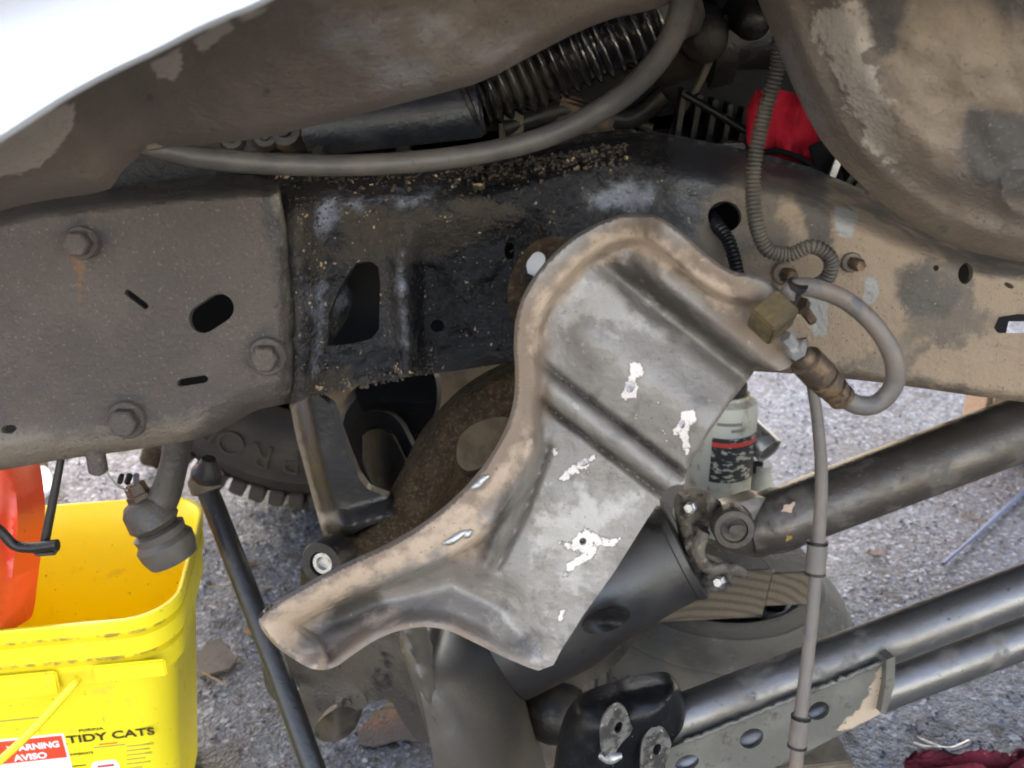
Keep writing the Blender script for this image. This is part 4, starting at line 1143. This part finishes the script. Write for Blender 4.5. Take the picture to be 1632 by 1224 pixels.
# ================================================================== radius arm
ra = thing('radius_arm', 'welded twin tube suspension arm with perforated web and black bracket at the lower right', 'suspension arm', PV(1300, 1200, .8))
a, b = PV(1050, 1158, .80), PV(1720, 905, .84)
r1 = .0235
lathe('upper_tube', a, b - a, [(0, r1), ((b - a).length, r1)], M_SATIN, ra, segs=40)
a2, b2 = PV(1050, 1229, .80), PV(1720, 980, .838)
lathe('lower_tube', a2, b2 - a2, [(0, r1 * .95), ((b2 - a2).length, r1 * .95)], M_SATIN, ra, segs=40)
web = [(1060, 1197), (1074, 1190), (1265, 1111), (1357, 1077), (1416, 1053), (1423, 1060), (1407, 1136), (1298, 1192), (1200, 1240), (1060, 1300)]
relief('web_plate', web, lambda x, y: .772 + .00005 * (x - 1060), M_WEB, ra, sp=7, thick=.006, smooth=0, holes=[oval(1305, 1133, 18, 14, -28), oval(1198, 1177, 20, 15, -28), oval(1095, 1216, 20, 12, -20)],
       attrs={'rustchip': polymask([[(1335, 1165), (1362, 1135), (1385, 1105), (1400, 1065), (1422, 1052), (1410, 1136), (1370, 1156)]], 16)})
xs = np.linspace(1090, 1413, 46)
for nm, yy in (('weld_bead', 1183 - (xs - 1090) * .402),):
    pts = P(xs, yy + rng.normal(0, 1.0, len(xs)), .771 + .00005 * (xs - 1060))
    sweep(nm, pts, list(.0016 + .0012 * (np.arange(len(xs)) % 2)), M_WEB, ra, segs=8, sub=2)
relief('end_gusset', [(1413, 1052), (1427, 1046), (1426, 1090), (1412, 1138), (1403, 1138), (1412, 1090)], .778, M_WEB, ra, sp=7, thick=.03, smooth=0)
M_TAB = mat('worn_tab_steel', (.20, .18, .16), .4, .5, layers=[dict(k='noise', s=60, lo=.42, hi=.6, c=(.05, .045, .04), rg=.6), dict(k='noise', s=200, lo=.62, hi=.7, c=(.4, .36, .33))], bump=(150, .4, .001))
def bkY(x, y):
    d = dist(x, y, chaikin(bk_out, 2), True)
    return .75 + .03 * np.clip(1 - d / 60., 0, 1) ** 2 + .002 * vnoise(x, y, 20, 51)
bk_out = [(878, 1300), (890, 1200), (905, 1150), (930, 1122), (985, 1103), (1045, 1088), (1075, 1088), (1090, 1105), (1094, 1145), (1080, 1180), (1030, 1230), (1000, 1300)]
relief('bush_bracket', bk_out, bkY, M_BLACKP, ra, sp=5, thick=.03)
for nm, pl in (('tab', [(958, 1205), (955, 1160), (965, 1135), (985, 1120), (998, 1130), (1005, 1152), (1010, 1165), (985, 1190), (975, 1215)]), ('tab', [(1020, 1230), (1022, 1180), (1038, 1158), (1055, 1156), (1066, 1172), (1072, 1190), (1050, 1240), (1022, 1260)])):
    cx, cy = np.mean(np.array(pl), 0)
    relief(nm, pl, lambda x, y: .728 + .0003 * (x - 960), M_TAB, ra, sp=6, thick=.005, smooth=1, holes=[oval(cx + 4, cy - 4, 6, 10, 25)])
sw('weld_lump', [(955, 1204, .735), (972, 1208, .732), (990, 1204, .735)], [.003, .006, .003], M_ZINC, ra, segs=10, sub=4)

# ================================================================== jack, timbers, drum
JX, JY = None, 1.22
jb = PV(1146, 800, JY)
jt = PV(1146, 628, JY)
jx = PV(1148, 720, JY).x
zb, zt = .335, PV(1150, 628, JY).z
kj = 1 / pxm((jx, JY, .45))
rJ = 53 * kj
jk = thing('bottle_jack', 'grey bottle jack with black and red label behind the bracket', 'jack', (jx, JY, zb - .06))
lathe('base', (jx, JY, zb - .05), (0, 0, 1), [(0, rJ * 1.35), (.025, rJ * 1.3), (.035, rJ * 1.1), (.05, rJ * 1.04)], M_JACKP, jk, segs=40)
bod = lathe('body', (jx, JY, zb), (0, 0, 1), [(0, rJ), (zt - zb - .02, rJ), (zt - zb - .006, rJ * .93), (zt - zb, rJ * .72), (zt - zb + .004, rJ * .70)], M_JACKP, jk, segs=48)
lathe('top_nut', (jx, JY, zt + .002), (0, 0, 1), [(0, rJ * .62), (.014, rJ * .62), (.016, rJ * .5)], M_DARKST, jk, segs=24)
lathe('ram', (jx, JY, zt + .012), (0, 0, 1), [(0, rJ * .42), (.10, rJ * .42), (.102, rJ * .5), (.112, rJ * .5)], M_ZINC, jk, segs=28)
def wrap(name, a0, a1, z0, z1, r_, m_, parent):
    V, Fc = [], []
    n = 16
    for i in range(n + 1):
        a_ = R(a0 + (a1 - a0) * i / n)
        for z_ in (z0, z1):
            for rr in (r_, r_ + .0006):
                V.append((jx + math.sin(a_) * rr, JY - math.cos(a_) * rr, z_))
    for i in range(n):
        q = i * 4
        Fc += [[q + 1, q + 5, q + 7, q + 3], [q, q + 2, q + 6, q + 4], [q, q + 4, q + 5, q + 1], [q + 2, q + 3, q + 7, q + 6]]
    Fc += [[0, 1, 3, 2], [n * 4, n * 4 + 2, n * 4 + 3, n * 4 + 1]]
    return link(name, mesh(name, V, Fc, 60), m_, parent)
zl0, zl1 = PV(1150, 770, JY - rJ).z, PV(1150, 700, JY - rJ).z
wrap('label', -28, 62, zl0, zl1, rJ + .0004, M_JLAB, bod)
wrap('label_stripe', -28, 62, zl1 - .012, zl1 - .006, rJ + .0012, M_RED, bod)
for zz, a0, a1 in ((zl1 + .018, -22, 20), (zl1 + .009, 2, 24)):
    wrap('print_line', a0, a1, zz, zz + .004, rJ + .0004, mat('faded_print', (.16, .15, .125), .6), bod)
# pump socket on the right
pc = PV(1212, 770, JY)
lathe('pump_cylinder', (pc.x, JY, pc.z - .03), (0, 0, 1), [(0, .016), (.04, .016), (.045, .013), (.06, .013)], M_JACKP, jk, segs=24)
a, b = PV(1198, 690, JY + .01), PV(1226, 718, JY - .015)
d = (b - a).length
lathe('handle_socket', a, b - a, [(-.02, .018), (d, .020), (d + .001, .0195), (d, .0155), (d * .3, .015)], M_ZINC, jk, segs=28)
box('linkage', PV(1206, 742, JY), (.014, .016, .02), M_DARKST, jk, bev=.002)

# timbers under the jack
tz = .225
t1 = thing('timber_block', 'cracked timber block with pale end grain lying under the jack', 'timber', (jx + .05, 1.2, tz))
e0 = PV(1200, 935, 1.09)
tb1 = box('timber', (.235, 1.20, .270), (.150, .24, .075), M_WOOD, t1, rot=(0, R(6), R(12)), bev=.003, jit=.002)
tb1e = box('end_grain', Vector((.235, 1.20, .270)) + Vector((math.sin(R(12)) * .12, -math.cos(R(12)) * .12, 0)), (.146, .004, .071), M_END, t1, rot=(0, R(6), R(12)), bev=.001)
t2 = thing('timber_block', 'smaller grey timber beside the cracked block with splintered corner', 'timber', (.33, 1.2, tz))
box('timber', (.345, 1.218, .262), (.072, .22, .056), M_WOOD, t2, rot=(0, R(6), R(12)), bev=.003, jit=.002)
box('end_grain', Vector((.345, 1.218, .262)) + Vector((math.sin(R(12)) * .11, -math.cos(R(12)) * .11, 0)), (.072, .004, .048), M_END, t2, rot=(0, R(6), R(12)), bev=.001)
DR = Vector((.29, 1.195, .034))
M_OLDTY = mat('grey_dusty_tyre', (.095, .082, .066), .8, layers=[dict(k='noise', s=11, lo=.42, hi=.62, c=(.052, .047, .042)), dict(k='noise', s=24, lo=.62, hi=.70, c=(.15, .125, .095)), dict(k='noise', s=26, lo=.36, hi=.30, c=(.025, .022, .022), rg=.4), dict(k='noise', s=5, lo=.52, hi=.56, c=(.06, .06, .058), amt=.8)], bump=(160, .4, .0015))
dr = thing('old_tyre', 'dusty grey tyre lying flat under the timber blocks and jack', 'tyre', DR)
lathe('tyre', DR, (0, 0, 1), [(0, .13), (0, .165), (.012, .182), (.03, .190), (.125, .190), (.142, .186), (.158, .177), (.1595, .1735), (.163, .1735), (.176, .160), (.178, .155), (.190, .144), (.1905, .139), (.197, .131), (.200, .122), (.197, .116), (.186, .112), (.15, .110)], M_OLDTY, dr, segs=72, side=(1, 0, 0))
for i in range(30):
    a = R(-190 + i * 8)
    box('tread_block', DR + Vector((math.cos(a) * .1905, math.sin(a) * .1905, .088 if i % 2 else .070)), (.008, .019, .075), M_OLDTY, dr, rot=(0, 0, a), bev=.0015)
wd_ = lathe('wheel_disc', DR + Vector((0, 0, .12)), (0, 0, 1), [(0, .10), (.05, .111), (.066, .112), (.068, .108), (.055, .104), (.050, .07), (.058, .045), (.058, .005)], M_DARKST, dr, segs=48)
for i in range(8):
    a = R(-110 + i * 40)
    lathe('hand_hole', DR + Vector((math.cos(a) * .086, math.sin(a) * .086, .172)), (0, 0, 1), [(0, .015), (.002, .015), (.002, .008)], M_BLACKC, wd_, segs=14)
bd = box('base_board', (.20, 1.22, .0175), (.46, .42, .034), M_TANDUST, None, rot=(0, 0, R(8)), bev=.002)
tag(bd, 'tan board lying on the ground under the brake drum', 'board')
bl = box('wood_beam', PZ(1580, 700, 0) + Vector((.1, .0, .07)), (.30, .14, .14), mat('brown_beam', (.15, .095, .06), .8, layers=[dict(k='noise', s=30, lo=.4, hi=.7, c=(.22, .15, .1), st=(.5, 5, 5))], bump=(80, .4, .002)), None, rot=(0, 0, R(-4)), bev=.012)
tag(bl, 'short brown beam lying on the bright asphalt under the rail', 'beam')

# ================================================================== yellow bucket
BC = Vector((-.535, 1.008, 0))
BR = R(9)
bk = thing('bucket', 'yellow plastic pail with rounded square mouth and printed labels', 'bucket', BC)
def rsq(hx, hy, r, n=9):
    o = []
    for cx, cy, a0 in ((hx - r, hy - r, 0), (-hx + r, hy - r, 90), (-hx + r, -hy + r, 180), (hx - r, -hy + r, 270)):
        for i in range(n + 1):
            a = R(a0 + 90 * i / n)
            o.append((cx + r * math.cos(a), cy + r * math.sin(a)))
    return o
BROT = Matrix.Rotation(BR, 4, 'Z')
def bucket_shell():
    lv = [(.0, .050, -.03), (.004, .046, -.03), (.288, .0170, -.006), (.290, .0075, -.004), (.314, .0065, -.003), (.316, .0125, -.005), (.3235, .0125, -.005), (.3255, .0030, -.002), (.3465, .0025, -.002), (.3485, .0085, -.004), (.3545, .0085, -.004),
          (.3565, .0005, 0), (.369, 0, 0), (.371, .0015, 0), (.371, .0045, 0), (.368, .006, 0), (.340, .015, -.003), (.02, .052, -.03)]
    hx, hy = .155, .140
    V, Fc = [], []
    n = None
    for (z, ins, dr_) in lv:
        ring = rsq(hx - ins, hy - ins, max(.02, .055 + dr_))
        n = len(ring)
        for (x, y) in ring:
            V.append(BROT @ Vector((x, y, z)) + BC)
    for i in range(len(lv) - 1):
        for k_ in range(n):
            k2 = (k_ + 1) % n
            Fc.append([i * n + k_, i * n + k2, (i + 1) * n + k2, (i + 1) * n + k_])
    Fc.append(list(range(n))[::-1])
    Fc.append([(len(lv) - 1) * n + k_ for k_ in range(n)])
    me = mesh('shell', V, Fc, 28)
    at = me.attributes.new('grime', 'FLOAT', 'POINT')
    vals = []
    for (z, ins, dr_) in lv:
        vals += [.62 if (.3155 < z < .324 or .348 < z < .355) else (.12 if z < .36 else 0)] * n
    at.data.foreach_set('value', vals)
    return link('shell', me, M_YEL, bk)
bucket_shell()
def bkt(x, y, z):
    return BROT @ Vector((x, y, z)) + BC
def front_y(z):
    return -.140 + .046 - (.046 - .0170) * min(1, z / .288)
# handle ear and bail
box('ear', bkt(-.030, -.1385, .300), (.11, .006, .030), M_YEL, bk, rot=(0, 0, BR), bev=.002)
box('rim_stop', bkt(.100, -.1385, .306), (.075, .005, .022), M_YEL, bk, rot=(0, 0, BR), bev=.002)
eb = PV(112, 1097, .860)
sweep('bail', [eb + Vector((.004, .012, .004)), eb, PV(60, 1155, .845), PV(0, 1212, .83), PV(-120, 1310, .80), PV(-320, 1300, .81)], .0045, M_YEL, bk, segs=14, sub=6)
# print on the front face
def on_front(x, z, lift=.0009):
    tilt = math.atan((.046 - .0170) / .288)
    Mx = Matrix.Translation(bkt(x, front_y(z) - lift, z)) @ BROT @ Matrix.Rotation(R(90) + tilt, 4, 'X')
    return Mx
def ray_bucket(px, py):
    """place on the pail's front face (local x, z) that shows at a photo pixel"""
    o_ = BROT.inverted() @ (Vector((0, 0, CAMZ)) - BC)
    d_ = BROT.inverted().to_3x3() @ (PV(px, py, 1.0) - Vector((0, 0, CAMZ)))
    z = .2
    for _ in range(6):
        t = (front_y(z) - o_.y) / d_.y
        z = o_.z + d_.z * t
    return o_.x + d_.x * t, z
def patch(name, px0, py0, px1, py1, m_, lift=.0006, parent=None):
    x0, z0 = ray_bucket(px0, py0)
    x1, z1 = ray_bucket(px1, py1)
    q = []
    for z in (z1, z0):
        for x in ((x0, x1) if z == z1 else (x1, x0)):
            q.append(bkt(x, front_y(z) - lift, z))
    q2 = [p + (BROT @ Vector((0, .0004, 0))) for p in q]
    me = mesh(name, [tuple(p) for p in q + q2], [[0, 1, 2, 3], [7, 6, 5, 4], [0, 4, 5, 1], [1, 5, 6, 2], [2, 6, 7, 3], [3, 7, 4, 0]])
    return link(name, me, m_, parent or bk)
xa, za = ray_bucket(108, 1184)
xb, zb2 = ray_bucket(247, 1166)
text('print_lettering', 'TIDY CATS', .0155, on_front(xa, za), M_PRINT, bk, depth=.0003, width=(xb - xa), bold=.0003)
xa, za = ray_bucket(126, 1166)
text('small_print', 'PURINA', .0056, on_front(xa, za), M_PRINT, bk, depth=.0002, width=.026)
xl, zl = ray_bucket(-60, 1175)
xr, zr = ray_bucket(101, 1168)
zt_ = zr
def pane(name, x0, x1, z0, z1, m_, lift):
    q = [bkt(x, front_y(z) - lift, z) for (x, z) in ((x0, z0), (x1, z0), (x1, z1), (x0, z1))]
    q2 = [p + (BROT @ Vector((0, .0004, 0))) for p in q]
    return link(name, mesh(name, [tuple(p) for p in q + q2], [[0, 1, 2, 3], [7, 6, 5, 4], [0, 4, 5, 1], [1, 5, 6, 2], [2, 6, 7, 3], [3, 7, 4, 0]]), m_, bk)
wl = pane('warning_label', xl, xr, zt_ - .10, zt_, M_WHITEL, .0006)
pane('warning_panel', xl + .003, xr - .0025, zt_ - .037, zt_ - .003, M_ORANGE, .0012)
wi = xr - xl
xw, zw = ray_bucket(22, 1200)
text('warning_word', 'WARNING', .0125, on_front(xr - .062, zt_ - .0185, .0019), M_WHITEL, bk, depth=.0002, width=.056, bold=.0005)
text('warning_word', 'AVISO', .0125, on_front(xr - .058, zt_ - .0335, .0019), M_WHITEL, bk, depth=.0002, width=.036, bold=.0005)
xs_, zs_ = ray_bucket(112, 1204)
text('small_print', 'IMMEDIATE', .0045, on_front(xs_, zs_), M_PRINT, bk, depth=.0002, width=.025)
for i in range(6):
    x0, z0 = ray_bucket(202, 1190 + i * 7)
    pane('print_line', x0, x0 + .030 * (1, .85, .95, .7, .9, .6)[i], z0, z0 + .0012, M_PRINTG, .0006)
for i, (px_, py_2, wd, m_) in enumerate(((158, 1187, .020, M_ORANGE), (150, 1192, .034, M_PRINTG), (114, 1222, .016, M_PRINT), (0, 1150, .05, M_PRINTG))):
    x0, z0 = ray_bucket(px_, py_2)
    pane('print_line', x0, x0 + wd, z0, z0 + .0013, m_, .0006)
x0, z0 = ray_bucket(168, 1222)
n = 20
q = [bkt(x0 + .016 * math.cos(R(i * 18)), front_y(z0) - .0008, z0 + .013 * math.sin(R(i * 18))) for i in range(n)]
link('print_picture', mesh('print_picture', [tuple(p) for p in q] + [tuple(p + BROT @ Vector((0, .0005, 0))) for p in q], [list(range(n)), list(range(n, 2 * n))[::-1]] + [[i, i + n, (i + 1) % n + n, (i + 1) % n] for i in range(n)]), M_WHITEL, bk)
pane('print_line', x0 - .008, x0 + .010, z0 + .001, z0 + .004, M_RED, .0014)

# red-orange plastic thing standing in the pail
ro = relief('red_plastic_jug', [(-90, 700), (4, 735), (20, 748), (26, 790), (29, 830), (24, 880), (15, 950), (8, 1004), (0, 1016), (-40, 1035), (-90, 1035)], lambda x, y: .965 - .00035 * (y - 740) + .00045 * np.clip(x, 0, 99) + .008 * np.sin(x / 9.) * sstep(780, 900, y) - .01 * sstep(20, 40, x), M_ORANGE, None, sp=8, thick=.06, smooth=1)
tag(ro, 'bright red plastic container leaning out of the yellow bucket at the left edge', 'container')

# ================================================================== bits on the ground
rag = thing('red_rag', 'crumpled dark red rag on the asphalt in the lower right corner', 'rag', PZ(1570, 1215, 0))
def rag_mesh():
    bm = bmesh.new()
    n = 46
    c = PZ(1668, 1272, 0)
    V, Fc = [], []
    for j in range(n):
        for i in range(n):
            u, v = i / (n - 1) - .5, j / (n - 1) - .5
            rr = max(abs(u), abs(v)) * 2
            wob = 1 + .25 * math.sin(5 * math.atan2(v, u) + 1) * rr
            x, y = c.x + u * .27 * wob, c.y + v * .15 * wob
            z = .004 + .032 * max(0, 1 - rr ** 3) * (.55 + .45 * math.sin(u * 22 + 3 * math.sin(v * 9)) + .5 * math.sin(v * 31 + u * 12 + 2 * math.sin(u * 14)))
            V.append((x, y, max(z, .004) + .004 * math.sin(u * 60 + v * 95 + 3 * math.sin(v * 20))))
    for j in range(n - 1):
        for i in range(n - 1):
            q = j * n + i
            Fc.append([q, q + 1, q + n + 1, q + n])
    o = link('cloth_folds', mesh('cloth_folds', V, Fc, 80), M_RAG, rag)
    sm = o.modifiers.new('thickness', 'SOLIDIFY')
    sm.thickness = .002
rag_mesh()
tl = thing('pliers', 'small bright steel pliers lying beside the red rag', 'tool', PZ(1490, 1190, 0))
g0 = PZ(1500, 1196, .008)
sweep('jaw', [PZ(1456, 1185, .006), PZ(1478, 1193, .008), g0], [.002, .004, .006], M_ZINC, tl, segs=10)
sweep('jaw', [PZ(1462, 1176, .006), PZ(1482, 1186, .008), g0], [.002, .0035, .006], M_ZINC, tl, segs=10)
sweep('handle', [g0, PZ(1520, 1194, .008), PZ(1545, 1184, .008)], [.006, .004, .005], M_ZINC, tl, segs=10)
sweep('handle', [g0, PZ(1518, 1204, .008), PZ(1548, 1206, .008)], [.006, .004, .005], M_DARKST, tl, segs=10)

bl2 = sweep('blue_rod', [PZ(1503, 899, .008), PZ(1545, 863, .008), PZ(1588, 824, .008), PZ(1640, 776, .008), PZ(1700, 722, .008)], [.0032, .0036, .004, .0044, .0048], M_BLUE, segs=12)
tag(bl2, 'thin blue rod lying on the asphalt at the right edge', 'rod')

def flat(name, pts, h, m_, z0=.0):
    n = len(pts)
    V = [tuple(PZ(x, y, z0) + Vector((0, 0, h))) for x, y in pts] + [tuple(PZ(x, y, z0)) for x, y in pts]
    return link(name, mesh(name, V, [list(range(n)), list(range(n, 2 * n))[::-1]] + [[i, i + n, (i + 1) % n + n, (i + 1) % n] for i in range(n)]), m_)
o = flat('scrap_plate', [(318, 1082), (312, 1050), (330, 1026), (352, 1020), (378, 1052), (366, 1068)], .004, M_CARD, .003)
tag(o, 'flat grey scrap plate on the asphalt right of the bucket', 'scrap')
o = flat('oil_stain', chaikin([(575, 1160), (605, 1130), (640, 1104), (652, 1120), (664, 1155), (672, 1186), (640, 1178), (600, 1192), (566, 1188)], 2).tolist(), .0015, M_SHEEN, .002)
tag(o, 'rainbow coloured oil film on the asphalt below the axle bracket', 'stain')
for i, (pts, lab) in enumerate((([(330, 935), (370, 933), (412, 935), (436, 934)], 'longer pale straw lying straight right of the bucket rim'),
                               ([(322, 960), (348, 963), (372, 957)], 'short pale straw below the longer one beside the bucket'),
                               ([(322, 1072), (345, 1083), (362, 1092)], 'thin straw lying across the grey scrap plate'))):
    o = sweep('straw', [PZ(x, y, .006 if i < 2 else .010) for x, y in pts], .0012, M_STRAW, segs=6)
    tag(o, lab, 'straw', 'straws beside the bucket')
for i, ((x, y), lab) in enumerate((((395, 902), 'curled reddish leaf on the asphalt beside the tie rod'), ((402, 1008), 'flat tan leaf on the asphalt against the tie rod'), ((1395, 884), 'tiny brown leaf on the asphalt behind the vent line'))):
    c = PZ(x, y, .004)
    n = 14
    V = [tuple(c + Vector((.016 * math.cos(R(t * 360 / n)) * (1 + .25 * math.sin(t * 2.6)), .011 * math.sin(R(t * 360 / n)), .004 + .003 * math.sin(t * 1.7)))) for t in range(n)]
    V += [(v[0], v[1], v[2] - .0012) for v in V]
    o = link('dry_leaf', mesh('dry_leaf', V, [list(range(n)), list(range(n, 2 * n))[::-1]] + [[k_, k_ + n, (k_ + 1) % n + n, (k_ + 1) % n] for k_ in range(n)]), M_STRAW if i == 1 else M_FIT)
    tag(o, lab, 'leaf', 'dry leaves on the asphalt')
c = PZ(252, 748, 0)
cm = sweep('dirt_clod', [c + Vector((-.03, 0, .02)), c + Vector((0, 0, .035)), c + Vector((.035, .01, .02))], [.012, .032, .014], M_RUSTDIRT, segs=12, sub=4)
tag(cm, 'dark clump of dirt on the bright asphalt behind the steering link', 'clod')
o = sweep('white_tube', [PZ(62, 742, .02), PZ(74, 760, .02), PZ(72, 785, .02), PZ(50, 800, .015)], [.008, .01, .01, .006], M_WHITEL, segs=10)
tag(o, 'short curved white tube on the asphalt behind the bucket', 'tube')
st = sweep('wood_stake', [PZ(28, 772, .01), PZ(70, 735, .03)], .012, M_STRAW, segs=8)
tag(st, 'small tan wood stick lying behind the red container', 'stick')
